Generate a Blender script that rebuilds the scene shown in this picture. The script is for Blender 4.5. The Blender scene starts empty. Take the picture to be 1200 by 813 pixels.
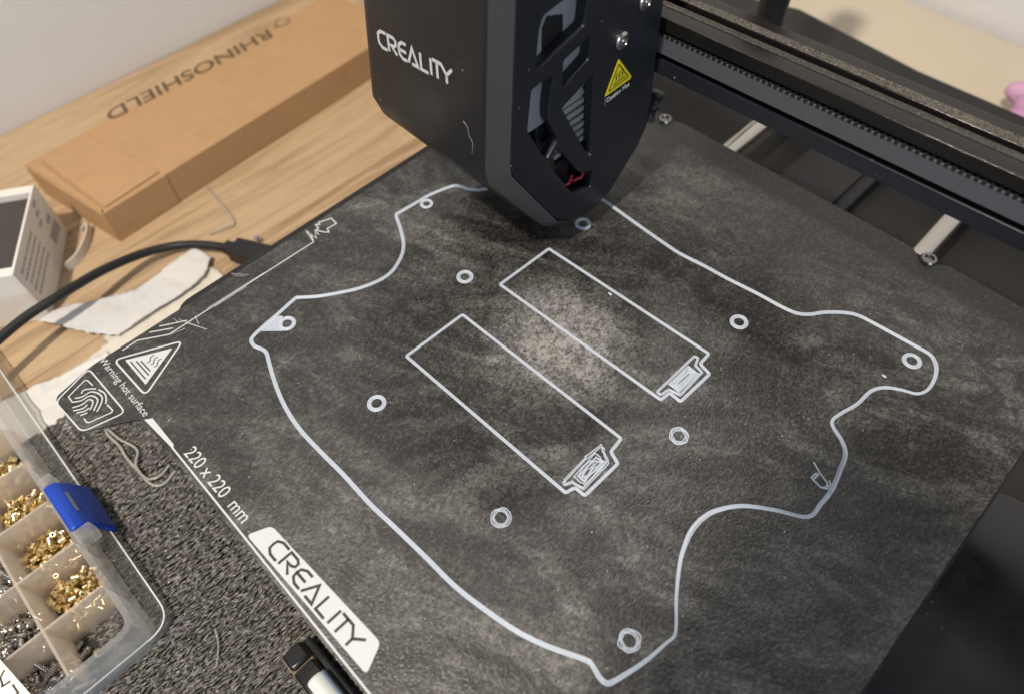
import bpy, bmesh, math, random
from mathutils import Vector, Matrix, noise
random.seed(7)
K = 0.001                                   # everything below is written in millimetres
SC = bpy.context.scene
COL = SC.collection

# ---------------------------------------------------------------- camera, world, lights, exposure
cam_d = bpy.data.cameras.new('camera'); cam = bpy.data.objects.new('camera', cam_d); COL.objects.link(cam)
SC.camera = cam
cam_d.sensor_width = 36; cam_d.lens = 25.2; cam_d.clip_start = 0.005; cam_d.clip_end = 20
RX, DN, FW = Vector((0.7040,0.7097,-0.0294)), Vector((0.5709,-0.5900,-0.5709)), Vector((-0.42244435,0.38503717,-0.82054077))
FW.normalize(); RX = (RX - FW*RX.dot(FW)).normalized(); DN = FW.cross(RX)
M3 = Matrix((RX, -DN, -FW)).transposed()
cam.matrix_world = Matrix.Translation(Vector((200.08,9.52,198.54))*K) @ M3.to_4x4()
cam_d.dof.use_dof = True; cam_d.dof.focus_distance = 0.232; cam_d.dof.aperture_fstop = 8.5

SC.view_settings.view_transform = 'Standard'; SC.view_settings.look = 'None'
SC.view_settings.exposure = 0.12; SC.view_settings.gamma = 1; SC.view_settings.use_curve_mapping = False
w = bpy.data.worlds.new('World'); SC.world = w; w.use_nodes = True
bg = w.node_tree.nodes['Background']; bg.inputs[0].default_value = (0.72,0.85,1.0,1); bg.inputs[1].default_value = 0.19

def area_light(name, direction, dist, size, power, color, aim=(117,118,0)):
    d = bpy.data.lights.new(name, 'AREA'); d.shape = 'DISK'; d.size = size; d.energy = power; d.color = color
    o = bpy.data.objects.new(name, d); COL.objects.link(o)
    v = Vector(direction).normalized(); o.location = Vector(aim)*K + v*dist
    o.rotation_euler = v.to_track_quat('Z','Y').to_euler()
    return o
area_light('ceiling_lamp', (0.02,-0.45,0.90), 1.1, 0.06, 12.5, (1.0,0.89,0.77))
area_light('room_lamp', (-0.385,0.438,0.812), 1.2, 0.13, 4.5, (1.0,0.95,0.88), aim=(106,117,0))
area_light('side_fill', (0.86,-0.42,0.30), 1.3, 0.8, 6.0, (0.74,0.86,1.0))  # added bluish fill to brighten the head's edge band and vents

# ---------------------------------------------------------------- helpers
def link(name, me, mats, parent=None):
    o = bpy.data.objects.new(name, me); COL.objects.link(o)
    for m in (mats if isinstance(mats,(list,tuple)) else [mats]):
        if m: me.materials.append(m)
    if parent: o.parent = parent
    return o
def tag(o, label=None, cat=None, group=None, kind=None):
    if label: o['label'] = label
    if cat: o['category'] = cat
    if group: o['group'] = group
    if kind: o['kind'] = kind
    return o
def empty(name, loc=(0,0,0)):
    o = bpy.data.objects.new(name, None); COL.objects.link(o); o.location = Vector(loc)*K; o.empty_display_size = .01
    return o
def place(o, parent):                        # parent while staying at the same world place
    o.parent = parent
    o.matrix_parent_inverse = Matrix.Translation(-parent.location)
    return o
def mesh(name, verts, faces, smooth=None, scale=True):
    me = bpy.data.meshes.new(name)
    me.from_pydata([Vector(v)*K for v in verts] if scale else verts, [], faces); me.update()
    bm = bmesh.new(); bm.from_mesh(me); bmesh.ops.recalc_face_normals(bm, faces=bm.faces); bm.to_mesh(me); bm.free()
    if smooth is not None:
        me.shade_smooth(); me.set_sharp_from_angle(angle=math.radians(smooth))
    return me
def bevel(o, width, seg=3, angle=30):
    m = o.modifiers.new('bevel','BEVEL'); m.width = width*K; m.segments = seg; m.limit_method = 'ANGLE'; m.angle_limit = math.radians(angle); m.harden_normals = False
    o.data.shade_smooth(); o.data.set_sharp_from_angle(angle=math.radians(50))
    return o
def box_data(lo, hi):
    x0,y0,z0 = lo; x1,y1,z1 = hi
    v = [(x0,y0,z0),(x1,y0,z0),(x1,y1,z0),(x0,y1,z0),(x0,y0,z1),(x1,y0,z1),(x1,y1,z1),(x0,y1,z1)]
    f = [(0,3,2,1),(4,5,6,7),(0,1,5,4),(1,2,6,5),(2,3,7,6),(3,0,4,7)]
    return v, f
def join(parts):
    V, F = [], []
    for v, f in parts:
        n = len(V); V += list(v); F += [tuple(i+n for i in q) for q in f]
    return V, F
def box(name, lo, hi, mat, parent=None, bev=0):
    o = link(name, mesh(name, *box_data(lo,hi)), mat, parent)
    if bev: bevel(o, bev)
    return o
def prism_data(poly, z0, z1):                # poly of (x,y)
    n = len(poly)
    v = [(p[0],p[1],z0) for p in poly] + [(p[0],p[1],z1) for p in poly]
    f = [tuple(range(n-1,-1,-1)), tuple(range(n,2*n))] + [(i,(i+1)%n,n+(i+1)%n,n+i) for i in range(n)]
    return v, f
def prism(name, poly, z0, z1, mat, parent=None, bev=0):
    o = link(name, mesh(name, *prism_data(poly,z0,z1)), mat, parent)
    if bev: bevel(o, bev)
    return o
def spline(pts, n=6, closed=False):          # Catmull-Rom
    P = [Vector(p) for p in pts]; N = len(P); out = []
    rng = range(N) if closed else range(N-1)
    for i in rng:
        if closed: a,b,c,d = P[i-1],P[i],P[(i+1)%N],P[(i+2)%N]
        else: a,b,c,d = P[max(i-1,0)],P[i],P[i+1],P[min(i+2,N-1)]
        for k in range(n):
            t = k/n
            out.append(.5*((2*b)+(c-a)*t+(2*a-5*b+4*c-d)*t*t+(3*b-a-3*c+d)*t**3))
    if not closed: out.append(P[-1])
    return out
def offset2(pts, off, closed=False):
    P = [Vector((p[0],p[1])) for p in pts]; N = len(P); out = []
    for i in range(N):
        a = P[i-1] if (closed or i>0) else None
        b = P[(i+1)%N] if (closed or i<N-1) else None
        ds = []
        if a is not None and (P[i]-a).length>1e-9: ds.append((P[i]-a).normalized())
        if b is not None and (b-P[i]).length>1e-9: ds.append((b-P[i]).normalized())
        ns = [Vector((-d.y,d.x)) for d in ds]
        n = sum(ns, Vector((0,0)))
        n = n.normalized() if n.length>1e-6 else ns[0]
        m = 1/max(.45, n.dot(ns[0]))
        o = off(i) if callable(off) else off
        out.append(P[i]+n*m*o)
    return out
def ribbon_data(pts, wid, z0, h, closed=False, rounded=True):   # a bead / printed stroke lying on z=z0
    P = [Vector((p[0],p[1])) for p in pts]
    prof = [(-.5,0),(-.36,.72),(0,1),(.36,.72),(.5,0)] if rounded else [(-.5,0),(-.5,1),(.5,1),(.5,0)]
    k = len(prof); V = []; F = []
    lines = [offset2(P, a*wid, closed) for a,_ in prof]
    N = len(P)
    for i in range(N):
        for j in range(k): V.append((lines[j][i].x, lines[j][i].y, z0+prof[j][1]*h))
    for i in range(N if closed else N-1):
        a = i*k; b = ((i+1)%N)*k
        for j in range(k-1): F.append((a+j,b+j,b+j+1,a+j+1))
    if not closed: F += [tuple(range(k)), tuple(range((N-1)*k+k-1,(N-1)*k-1,-1))]
    return V, F
def tube_data(pts, r, seg=8):
    P = [Vector(p) for p in pts]; V=[]; F=[]; N=len(P)
    up = Vector((0,0,1))
    for i in range(N):
        t = (P[min(i+1,N-1)]-P[max(i-1,0)]).normalized()
        a = t.cross(up)
        if a.length<.05: a = t.cross(Vector((1,0,0)))
        a.normalize(); b = a.cross(t)
        rr = r(i/(N-1)) if callable(r) else r
        for s in range(seg):
            th = 2*math.pi*s/seg; V.append(P[i]+(a*math.cos(th)+b*math.sin(th))*rr)
    for i in range(N-1):
        for s in range(seg):
            F.append((i*seg+s,i*seg+(s+1)%seg,(i+1)*seg+(s+1)%seg,(i+1)*seg+s))
    F += [tuple(range(seg)), tuple(range((N-1)*seg+seg-1,(N-1)*seg-1,-1))]
    return V,F
def tube(name, pts, r, mat, parent=None, seg=8):
    return link(name, mesh(name, *tube_data(pts,r,seg), smooth=60), mat, parent)
def lathe_data(prof, seg=16):                # prof (r,z) bottom to top, closed at r=0 if given
    V=[]; F=[]
    for r,z in prof:
        for s in range(seg):
            a = 2*math.pi*s/seg; V.append((r*math.cos(a), r*math.sin(a), z))
    for i in range(len(prof)-1):
        for s in range(seg):
            F.append((i*seg+s,i*seg+(s+1)%seg,(i+1)*seg+(s+1)%seg,(i+1)*seg+s))
    F += [tuple(range(seg-1,-1,-1)), tuple(range((len(prof)-1)*seg,len(prof)*seg))]
    return V,F
def text_mesh(name, s, O, U, W, lift=0.0, thick=0.03, bold=0.0, shear=0):
    """lettering lying in the plane O + U (whole width) + W (cap height)"""
    cu = bpy.data.curves.new(name,'FONT'); cu.body = s; cu.size = 1; cu.offset = bold; cu.resolution_u = 5; cu.fill_mode = 'FRONT'; cu.shear = shear
    to = bpy.data.objects.new('tmp', cu); COL.objects.link(to)
    dg = bpy.context.evaluated_depsgraph_get(); me = bpy.data.meshes.new_from_object(to.evaluated_get(dg))
    cu.body = 'H'; bpy.context.view_layer.update(); dg = bpy.context.evaluated_depsgraph_get()
    mh = bpy.data.meshes.new_from_object(to.evaluated_get(dg))
    hy = max(v.co.y for v in mh.vertices)
    bpy.data.meshes.remove(mh); bpy.data.objects.remove(to)
    x0 = min(v.co.x for v in me.vertices); x1 = max(v.co.x for v in me.vertices)
    O,U,W = Vector(O),Vector(U),Vector(W); Nn = U.cross(W).normalized()
    for v in me.vertices:
        v.co = (O + U*((v.co.x-x0)/(x1-x0)) + W*(v.co.y/hy) + Nn*lift)*K
    bm = bmesh.new(); bm.from_mesh(me)
    r = bmesh.ops.extrude_face_region(bm, geom=bm.faces[:])
    bmesh.ops.translate(bm, vec=Nn*thick*K, verts=[g for g in r['geom'] if isinstance(g,bmesh.types.BMVert)])
    bmesh.ops.recalc_face_normals(bm, faces=bm.faces); bm.to_mesh(me); bm.free()
    me.name = name
    return me
GLYPHS = [  # strokes of the angular wordmark, letter height 1
 [(.95,1),(.42,1),(.12,.80),(.08,.5),(.12,.20),(.42,0),(.95,0)],
 [(1.15,0),(1.15,1),(1.72,1),(1.93,.86),(1.93,.62),(1.72,.47),(1.42,.47),(1.98,0)],
 [(3.02,1),(2.58,1),(2.28,.80),(2.22,.5),(2.28,.20),(2.58,0),(3.02,0)], [(2.24,.5),(2.98,.5)],
 [(3.16,0),(3.62,1),(4.1,0),(3.5,0)],
 [(4.42,1),(4.42,0),(5.12,0)],
 [(5.42,0),(5.42,1)],
 [(5.58,1),(6.42,1),(6.90,.50),(7.42,1)], [(6.02,1),(6.02,0)], [(6.90,.5),(6.90,0)]]
GW = 7.42
def wordmark_data(O, U, W, lift, sw, thick=.04):
    """wordmark on the plane O,U (whole width),W (height); sw stroke width relative to the letter height"""
    O,U,W = Vector(O),Vector(U),Vector(W); Nn = U.cross(W).normalized(); hh = W.length; sx = U.length/GW
    parts = []
    for g in GLYPHS:
        pts = [(p[0]*sx, p[1]*hh) for p in g]
        V,F = ribbon_data(pts, sw*hh, lift, thick, rounded=False)
        un, wn = U.normalized(), W.normalized()
        parts.append(([O+un*v[0]+wn*v[1]+Nn*v[2] for v in V], F))
    return join(parts)
def round_poly(pts, r, n=4):
    P = [Vector((p[0],p[1])) for p in pts]; out=[]
    for i in range(len(P)):
        a,b,c = P[i-1],P[i],P[(i+1)%len(P)]
        d1=(a-b); d2=(c-b); rr=min(r,d1.length*.45,d2.length*.45)
        p=b+d1.normalized()*rr; q=b+d2.normalized()*rr
        for k in range(n+1):
            t=k/n; out.append(((1-t)**2)*p+2*t*(1-t)*b+t*t*q)
    return out

# ---------------------------------------------------------------- materials
def mat(name, color, rough=.5, metal=0, spec=.5, bump=None, var=None, coat=0, trans=0, ior=1.45, emit=None):
    """bump=(scale, strength, distance_mm); var=(scale, color2, lo, hi)"""
    m = bpy.data.materials.new(name); m.use_nodes = True
    nt = m.node_tree; b = nt.nodes['Principled BSDF']
    b.inputs['Base Color'].default_value = (*color,1); b.inputs['Roughness'].default_value = rough
    b.inputs['Metallic'].default_value = metal; b.inputs['Specular IOR Level'].default_value = spec
    b.inputs['Coat Weight'].default_value = coat; b.inputs['Transmission Weight'].default_value = trans; b.inputs['IOR'].default_value = ior
    tc = nt.nodes.new('ShaderNodeTexCoord')
    if var:
        n = nt.nodes.new('ShaderNodeTexNoise'); n.inputs['Scale'].default_value = var[0]; n.inputs['Detail'].default_value = 4
        nt.links.new(tc.outputs['Object'], n.inputs['Vector'])
        r = nt.nodes.new('ShaderNodeValToRGB'); r.color_ramp.elements[0].position = var[2]; r.color_ramp.elements[1].position = var[3]
        r.color_ramp.elements[0].color = (*color,1); r.color_ramp.elements[1].color = (*var[1],1)
        nt.links.new(n.outputs[0], r.inputs[0]); nt.links.new(r.outputs[0], b.inputs['Base Color'])
    if bump:
        n = nt.nodes.new('ShaderNodeTexNoise'); n.inputs['Scale'].default_value = bump[0]; n.inputs['Detail'].default_value = 3
        nt.links.new(tc.outputs['Object'], n.inputs['Vector'])
        bn = nt.nodes.new('ShaderNodeBump'); bn.inputs['Strength'].default_value = bump[1]; bn.inputs['Distance'].default_value = bump[2]*K
        nt.links.new(n.outputs[0], bn.inputs['Height']); nt.links.new(bn.outputs[0], b.inputs['Normal'])
    return m
class NT:                                     # small node-graph helper
    def __init__(s, m): s.nt = m.node_tree; s.b = s.nt.nodes['Principled BSDF']; s.tc = s.nt.nodes.new('ShaderNodeTexCoord')
    def n(s, t, **kw):
        x = s.nt.nodes.new(t)
        for k,v in kw.items(): setattr(x,k,v)
        return x
    def l(s, a, b): s.nt.links.new(a,b)
    def mapping(s, scale, rot=(0,0,0), loc=(0,0,0)):
        x = s.n('ShaderNodeMapping'); x.inputs['Scale'].default_value = scale; x.inputs['Rotation'].default_value = rot; x.inputs['Location'].default_value = loc
        s.l(s.tc.outputs['Object'], x.inputs[0]); return x.outputs[0]
    def noise(s, vec, scale, detail=4, rough=.5, dist=0):
        x = s.n('ShaderNodeTexNoise'); x.inputs['Scale'].default_value = scale; x.inputs['Detail'].default_value = detail; x.inputs['Roughness'].default_value = rough; x.inputs['Distortion'].default_value = dist
        if vec is not None: s.l(vec, x.inputs['Vector'])
        return x.outputs[0]
    def ramp(s, fac, stops):
        x = s.n('ShaderNodeValToRGB'); e = x.color_ramp.elements
        e[0].position, e[0].color = stops[0][0], (*stops[0][1],1); e[1].position, e[1].color = stops[-1][0], (*stops[-1][1],1)
        for p,c in stops[1:-1]: q = e.new(p); q.color = (*c,1)
        s.l(fac, x.inputs[0]); return x.outputs[0]
    def mapr(s, v, a, b, c=0., d=1.):
        x = s.n('ShaderNodeMapRange'); x.inputs[1].default_value=a; x.inputs[2].default_value=b; x.inputs[3].default_value=c; x.inputs[4].default_value=d
        s.l(v, x.inputs[0]); return x.outputs[0]
    def math(s, op, a, b=None):
        x = s.n('ShaderNodeMath', operation=op)
        for i,v in enumerate((a,b)):
            if v is None: continue
            if isinstance(v,(int,float)): x.inputs[i].default_value = v
            else: s.l(v, x.inputs[i])
        return x.outputs[0]
    def mix(s, fac, a, b):
        x = s.n('ShaderNodeMix', data_type='RGBA')
        if isinstance(fac,(int,float)): x.inputs[0].default_value = fac
        else: s.l(fac, x.inputs[0])
        for i,v in ((6,a),(7,b)):
            if isinstance(v,tuple): x.inputs[i].default_value = (*v,1)
            else: s.l(v, x.inputs[i])
        return x.outputs[2]
    def bump(s, h, strength, dist):
        x = s.n('ShaderNodeBump'); x.inputs['Strength'].default_value = strength; x.inputs['Distance'].default_value = dist*K
        s.l(h, x.inputs['Height']); s.l(x.outputs[0], s.b.inputs['Normal'])

def plate_material():
    m = mat('coated_plate', (.03,.028,.025), .5, spec=.72, coat=.22); g = NT(m)
    obj = g.tc.outputs['Object']
    def aniso(scale, rot, n, det, rough, dist):
        a = g.mapping((1,1,1), (0,0,math.radians(rot)))
        st = g.n('ShaderNodeMapping'); st.inputs['Scale'].default_value = scale; g.l(a, st.inputs[0])
        return g.noise(st.outputs[0], n, det, rough, dist)
    # rubbed dust: broad clouds, finer streaks across the plate, the worn swirl with a painted lamp glow in the middle, all fading out towards the back edge
    streak = aniso((24,95,40), -24, 1.0, 8, .70, .9)
    swirl = aniso((70,160,40), 35, 1.0, 8, .75, 1.2)
    cloud = aniso((20,34,20), -24, 1.0, 8, .66, 1.8)
    big = g.noise(obj, 8, 3, .5)
    sw1 = aniso((14,420,40), -32, 1.0, 6, .7, .35); sw2 = aniso((18,380,40), 24, 1.0, 6, .7, .5)
    wipes = g.math('ADD', g.mapr(sw1,.56,.72), g.mapr(sw2,.58,.74))
    blot = g.noise(obj, 75, 8, .72, .3)
    sep = g.n('ShaderNodeSeparateXYZ'); g.l(obj, sep.inputs[0])
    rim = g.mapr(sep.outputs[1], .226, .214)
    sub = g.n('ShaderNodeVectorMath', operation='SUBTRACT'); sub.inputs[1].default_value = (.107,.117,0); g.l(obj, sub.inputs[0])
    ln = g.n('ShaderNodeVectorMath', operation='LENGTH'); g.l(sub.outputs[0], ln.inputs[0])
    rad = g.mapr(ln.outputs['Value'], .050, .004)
    core = g.math('MULTIPLY', g.math('POWER', g.mapr(ln.outputs['Value'], .028, .002), 1.3), .75)  # lamp's glow on the plate, painted in as a pale spot
    wear_glow = g.math('MULTIPLY', g.math('ADD', g.math('MULTIPLY', g.math('POWER', rad, 1.6), .45), core), g.mapr(swirl, .34, .60, .15, 1.2))
    a1 = g.math('MULTIPLY', g.math('MULTIPLY', g.mapr(cloud,.42,.66), g.mapr(big,.30,.62,.25,1.0)), g.mapr(streak,.36,.64,.12,1.0))
    a2 = g.math('MULTIPLY', g.mapr(blot,.50,.76), .07)
    amt = g.math('ADD', g.math('ADD', g.math('MULTIPLY', a1, .52), a2), g.math('MULTIPLY', wear_glow, .80))
    amt = g.math('ADD', amt, g.math('MULTIPLY', wipes, g.math('ADD', .035, g.math('MULTIPLY', g.mapr(cloud,.45,.65), .14))))
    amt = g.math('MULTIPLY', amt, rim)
    def cells(scale, rot):
        a = g.mapping((1,1,1), (0,0,math.radians(rot))); st = g.n('ShaderNodeMapping'); st.inputs['Scale'].default_value = scale; g.l(a, st.inputs[0])
        v = g.n('ShaderNodeTexVoronoi'); v.inputs['Scale'].default_value = 1; g.l(st.outputs[0], v.inputs['Vector'])
        sp = g.n('ShaderNodeSeparateColor'); g.l(v.outputs['Color'], sp.inputs[0]); return sp.outputs[0], v.outputs['Distance']
    c1, d1 = cells((2100,1250,1300), 9); c2, d2 = cells((1350,900,900), 3)
    g1 = aniso((1300,800,900), 8, 1.0, 5, .8, 0)
    grain = g.math('ADD', g.math('ADD', g.math('MULTIPLY', c1, .34), g.math('MULTIPLY', c2, .30)), g.math('MULTIPLY', g1, .36))
    dust_glow = g.math('MINIMUM', g.math('MULTIPLY', amt, g.mapr(grain,.25,.75,.35,1.55)), 1.0)
    base = g.ramp(grain, [(.28,(.0035,.0030,.0024)),(.50,(.0078,.0069,.0056)),(.76,(.040,.036,.030))])
    col = g.mix(dust_glow, base, (.32,.313,.296))
    vor = g.n('ShaderNodeTexVoronoi'); vor.inputs['Scale'].default_value = 620; g.l(obj, vor.inputs['Vector'])
    speck = g.math('MULTIPLY', g.mapr(vor.outputs['Distance'], .17, .06), g.mapr(g.noise(obj, 240, 3), .60, .66))
    col = g.mix(speck, col, (.46,.44,.40))
    g.l(col, g.b.inputs['Base Color'])
    g.l(g.mapr(streak,.35,.65,.37,.46), g.b.inputs['Roughness'])
    hh = g.math('SUBTRACT', g.noise(obj, 1100, 2, .5), g.math('ADD', g.math('MULTIPLY', d1, .5), g.math('MULTIPLY', d2, .4)))
    g.b.inputs['Coat Roughness'].default_value = .36
    g.bump(hh, .9, .14); g.l(g.b.inputs['Normal'].links[0].from_socket, g.b.inputs['Coat Normal'])
    return m
M = {}
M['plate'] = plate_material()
M['print_white'] = mat('white_screen_print', (.53,.545,.55), .55)
M['print_dark'] = mat('dark_screen_print', (.03,.03,.032), .6)
M['filament'] = mat('white_filament', (.48,.53,.60), .30, spec=.5, bump=(900,.15,.1))
M['clear_fil'] = mat('clear_filament', (.62,.60,.54), .25, trans=.55)
M['shell'] = mat('satin_black_plastic', (.012,.0125,.014), .38, bump=(1900,.35,.10), var=(40,(.015,.016,.018),.35,.7))
M['shell_edge_lit'] = mat('lit_black_plastic', (.045,.047,.052), .42, bump=(2600,.12,.06))  # same shell plastic, with the light on its chamfer band painted in
M['panel'] = mat('smooth_black_plastic', (.013,.015,.020), .36, bump=(900,.03,.1))
def add_dust(m, scale, thr, col=(.32,.32,.33)):
    g = NT(m); o = g.tc.outputs['Object']; b = g.b
    v = g.n('ShaderNodeTexVoronoi'); v.inputs['Scale'].default_value = scale; v.inputs['Randomness'].default_value = 1; g.l(o, v.inputs['Vector'])
    f = g.math('MULTIPLY', g.mapr(v.outputs['Distance'], .11, .04), g.mapr(g.noise(o, scale*.37, 2), thr, thr+.02))
    old = b.inputs['Base Color'].links[0].from_socket if b.inputs['Base Color'].links else None
    c = g.mix(f, old if old else tuple(b.inputs['Base Color'].default_value)[:3], col)
    g.l(c, b.inputs['Base Color'])
    r0 = b.inputs['Roughness'].default_value
    g.l(g.mapr(g.noise(o, 38, 6, .65, .5), .32, .68, r0-.10, r0+.12), b.inputs['Roughness'])
add_dust(M['shell'], 260, .60); add_dust(M['panel'], 260, .60)
M['black'] = mat('black_plastic', (.010,.010,.011), .45)
M['gloss_black'] = mat('glossy_black_plastic', (.012,.012,.013), .22, var=(30,(.018,.018,.019),.4,.7))
add_dust(M['gloss_black'], 240, .56)
M['dark_metal'] = mat('dark_sheet_metal', (.013,.0125,.012), .42, spec=.3, bump=(60,.1,.3), var=(18,(.024,.022,.020),.4,.65))
M['anodised'] = mat('black_anodised_aluminium', (.035,.036,.040), .30, metal=.85, bump=(1800,.25,.08))
M['extr'] = mat('black_anodised_extrusion', (.014,.0135,.013), .16, metal=.3, bump=(2400,.3,.1))
M['lip'] = mat('sandblasted_lip', (.035,.032,.028), .26, metal=1, bump=(2300,1.0,.4), var=(1900,(.30,.275,.23),.36,.68))
M['belt'] = mat('rubber_belt', (.075,.080,.090), .55, bump=(700,.08,.1))
M['rubber'] = mat('black_rubber', (.012,.012,.013), .5)
M['steel'] = mat('polished_steel', (.50,.48,.46), .24, metal=1)
M['dark_steel'] = mat('dark_steel', (.26,.25,.24), .28, metal=1)
M['chrome'] = mat('ground_steel_rod', (.62,.59,.55), .26, metal=1, bump=(500,.04,.05))
M['grey_metal'] = mat('brushed_grey_metal', (.25,.255,.27), .5, metal=.15, bump=(1500,.5,.1))
M['fin'] = mat('fin_metal', (.30,.30,.30), .45, metal=.3)
M['red'] = mat('red_wire', (.28,.006,.03), .45)
M['yellow'] = mat('yellow_sticker', (.78,.66,.02), .4)
M['ink'] = mat('black_ink', (.03,.028,.01), .6)
M['brass'] = mat('brass', (.92,.76,.45), .30, metal=1, bump=(900,.3,.1))
M['blue'] = mat('blue_plastic', (.008,.055,.42), .35)
M['card_white'] = mat('white_card', (.74,.71,.66), .6, var=(20,(.70,.66,.60),.4,.7))
M['card_dark'] = mat('dark_card', (.055,.045,.045), .6)
M['label_white'] = mat('white_label', (.80,.76,.70), .6)
M['pink'] = mat('pink_felt', (.56,.27,.46), .95, bump=(420,.9,1.2), var=(60,(.66,.40,.58),.35,.65))
M['cream'] = mat('cream_board', (.60,.52,.40), .65, var=(9,(.56,.49,.38),.4,.65))
M['wall'] = mat('painted_wall', (.68,.67,.655), .8, bump=(160,.12,.3), var=(5,(.65,.64,.63),.4,.65))
M['white_plastic'] = mat('milky_plastic', (.70,.74,.72), .3)

def paper_material(name, c1, c2):
    m = mat(name, c1, .75); g = NT(m); o = g.tc.outputs['Object']
    g.l(g.ramp(g.noise(o, 24, 4), [(.35,c1),(.7,c2)]), g.b.inputs['Base Color'])
    g.bump(g.math('ADD', g.noise(o, 110, 3, .5, .6), g.math('MULTIPLY', g.noise(o, 700, 2), .25)), .35, .8)
    return m
M['tissue'] = paper_material('cream_tissue', (.60,.55,.46), (.66,.62,.54))
M['tissue_white'] = paper_material('white_tissue', (.64,.63,.60), (.68,.675,.65))
M['plastic_film'] = paper_material('white_film', (.64,.62,.58), (.56,.56,.56))

def kraft_material():
    m = mat('kraft_card', (.46,.265,.115), .8); g = NT(m); o = g.tc.outputs['Object']
    fib = g.noise(g.mapping((160,160,160)), 1, 7, .75)
    c = g.ramp(fib, [(.3,(.41,.25,.122)),(.7,(.465,.285,.143))])
    st = g.math('ADD', g.mapr(g.noise(o, 30, 2, .4), .66, .76), g.math('MULTIPLY', g.mapr(g.noise(o, 14, 6, .7), .45, .75), .35))
    c = g.mix(g.math('MULTIPLY', st, .45), c, (.25,.14,.055))
    g.l(c, g.b.inputs['Base Color']); g.bump(fib, .1, .2)
    return m
M['kraft'] = kraft_material()
M['kraft_ink'] = mat('dark_ink_on_kraft', (.11,.075,.042), .8)

def wood_material():
    m = mat('oiled_oak', (.5,.33,.17), .55); g = NT(m)
    oi = g.n('ShaderNodeObjectInfo')
    off = g.n('ShaderNodeCombineXYZ'); g.l(g.math('MULTIPLY', oi.outputs['Random'], 3.0), off.inputs[0]); g.l(g.math('MULTIPLY', oi.outputs['Random'], 7.0), off.inputs[1])
    mp = g.mapping((1,1,1)); ad = g.n('ShaderNodeVectorMath', operation='ADD'); g.l(mp, ad.inputs[0]); g.l(off.outputs[0], ad.inputs[1])
    s1 = g.n('ShaderNodeMapping'); s1.inputs['Scale'].default_value = (62,4.2,20); g.l(ad.outputs[0], s1.inputs[0])
    s2 = g.n('ShaderNodeMapping'); s2.inputs['Scale'].default_value = (420,14,60); g.l(ad.outputs[0], s2.inputs[0])
    big = g.noise(s1.outputs[0], 1, 6, .66, .7); fin = g.noise(s2.outputs[0], 1, 5, .65)
    c = g.ramp(big, [(.30,(.15,.085,.042)),(.40,(.33,.21,.115)),(.52,(.49,.35,.215)),(.60,(.37,.245,.14)),(.70,(.24,.15,.082))])
    c = g.mix(g.mapr(fin,.55,.78,0,.55), c, (.27,.155,.07))
    hue = g.mix(g.mapr(oi.outputs['Random'],0,1,.0,.28), c, (.56,.42,.25))
    g.l(hue, g.b.inputs['Base Color']); g.bump(fin, .12, .25)
    return m
M['wood'] = wood_material()

def clear_plastic(name, tint, opacity, edge=.3, clear=(.95,.95,.94)):
    m = bpy.data.materials.new(name); m.use_nodes = True; nt = m.node_tree; nt.nodes.clear()
    out = nt.nodes.new('ShaderNodeOutputMaterial'); mx = nt.nodes.new('ShaderNodeMixShader'); m2 = nt.nodes.new('ShaderNodeMixShader')
    t = nt.nodes.new('ShaderNodeBsdfTransparent'); p = nt.nodes.new('ShaderNodeBsdfPrincipled'); tr = nt.nodes.new('ShaderNodeBsdfTranslucent')
    p.inputs['Base Color'].default_value = (*tint,1); p.inputs['Roughness'].default_value = .20; tr.inputs[0].default_value = (*tint,1)
    t.inputs[0].default_value = (*clear,1)
    m2.inputs[0].default_value = .45; nt.links.new(p.outputs[0], m2.inputs[1]); nt.links.new(tr.outputs[0], m2.inputs[2])
    lw = nt.nodes.new('ShaderNodeLayerWeight'); lw.inputs[0].default_value = .35
    mr = nt.nodes.new('ShaderNodeMapRange'); mr.inputs[3].default_value = opacity; mr.inputs[4].default_value = min(1,opacity+edge)
    nt.links.new(lw.outputs['Facing'], mr.inputs[0]); nt.links.new(mr.outputs[0], mx.inputs[0])
    nt.links.new(t.outputs[0], mx.inputs[1]); nt.links.new(m2.outputs[0], mx.inputs[2]); nt.links.new(mx.outputs[0], out.inputs[0])
    return m
M['pp'] = clear_plastic('frosted_polypropylene', (.80,.80,.80), .05, .22)
M['pp_rim'] = clear_plastic('frosted_polypropylene_rim', (.85,.86,.88), .17, .3)
M['pp_div'] = clear_plastic('frosted_polypropylene_divider', (.90,.80,.69), .42, .3)  # peach tint paints in the brass reflected by the dividers
M['film'] = clear_plastic('clear_tape', (.75,.72,.66), .18)

def tuft_material():
    m = mat('black_mat_fibre', (.05,.047,.044), .14, spec=1.0); g = NT(m)
    o = g.tc.outputs['Object']
    g.l(g.ramp(g.noise(o, 620, 2), [(.34,(.060,.056,.050)),(.50,(.125,.117,.104)),(.68,(.27,.253,.225))]), g.b.inputs['Base Color'])
    g.bump(g.noise(o, 1900, 2), 1.0, .4)
    return m
M['tuft'] = tuft_material()

# ---------------------------------------------------------------- desk, walls
DZ = -60
desk = tag(empty('desk', (0,0,DZ)), 'oak desk top of parallel light wood planks', None, None, 'structure')
xs = [-247,-205,-150,-112,-71.5,-20,40,110,180,250,330,420]
for i in range(len(xs)-1):
    o = box('plank', (xs[i]+.12,-160,DZ-18), (xs[i+1]-.12,496,DZ), M['wood'], None, .25); place(o, desk)
tag(box('wall_left', (-262,-260,DZ-120), (-247.5,511,700), M['wall']), 'plain pale grey painted wall beside the desk', kind='structure')
tag(box('wall_back', (-247.4,496.5,DZ-120), (700,511,700), M['wall']), 'plain pale painted wall behind the printer', kind='structure')

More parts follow.
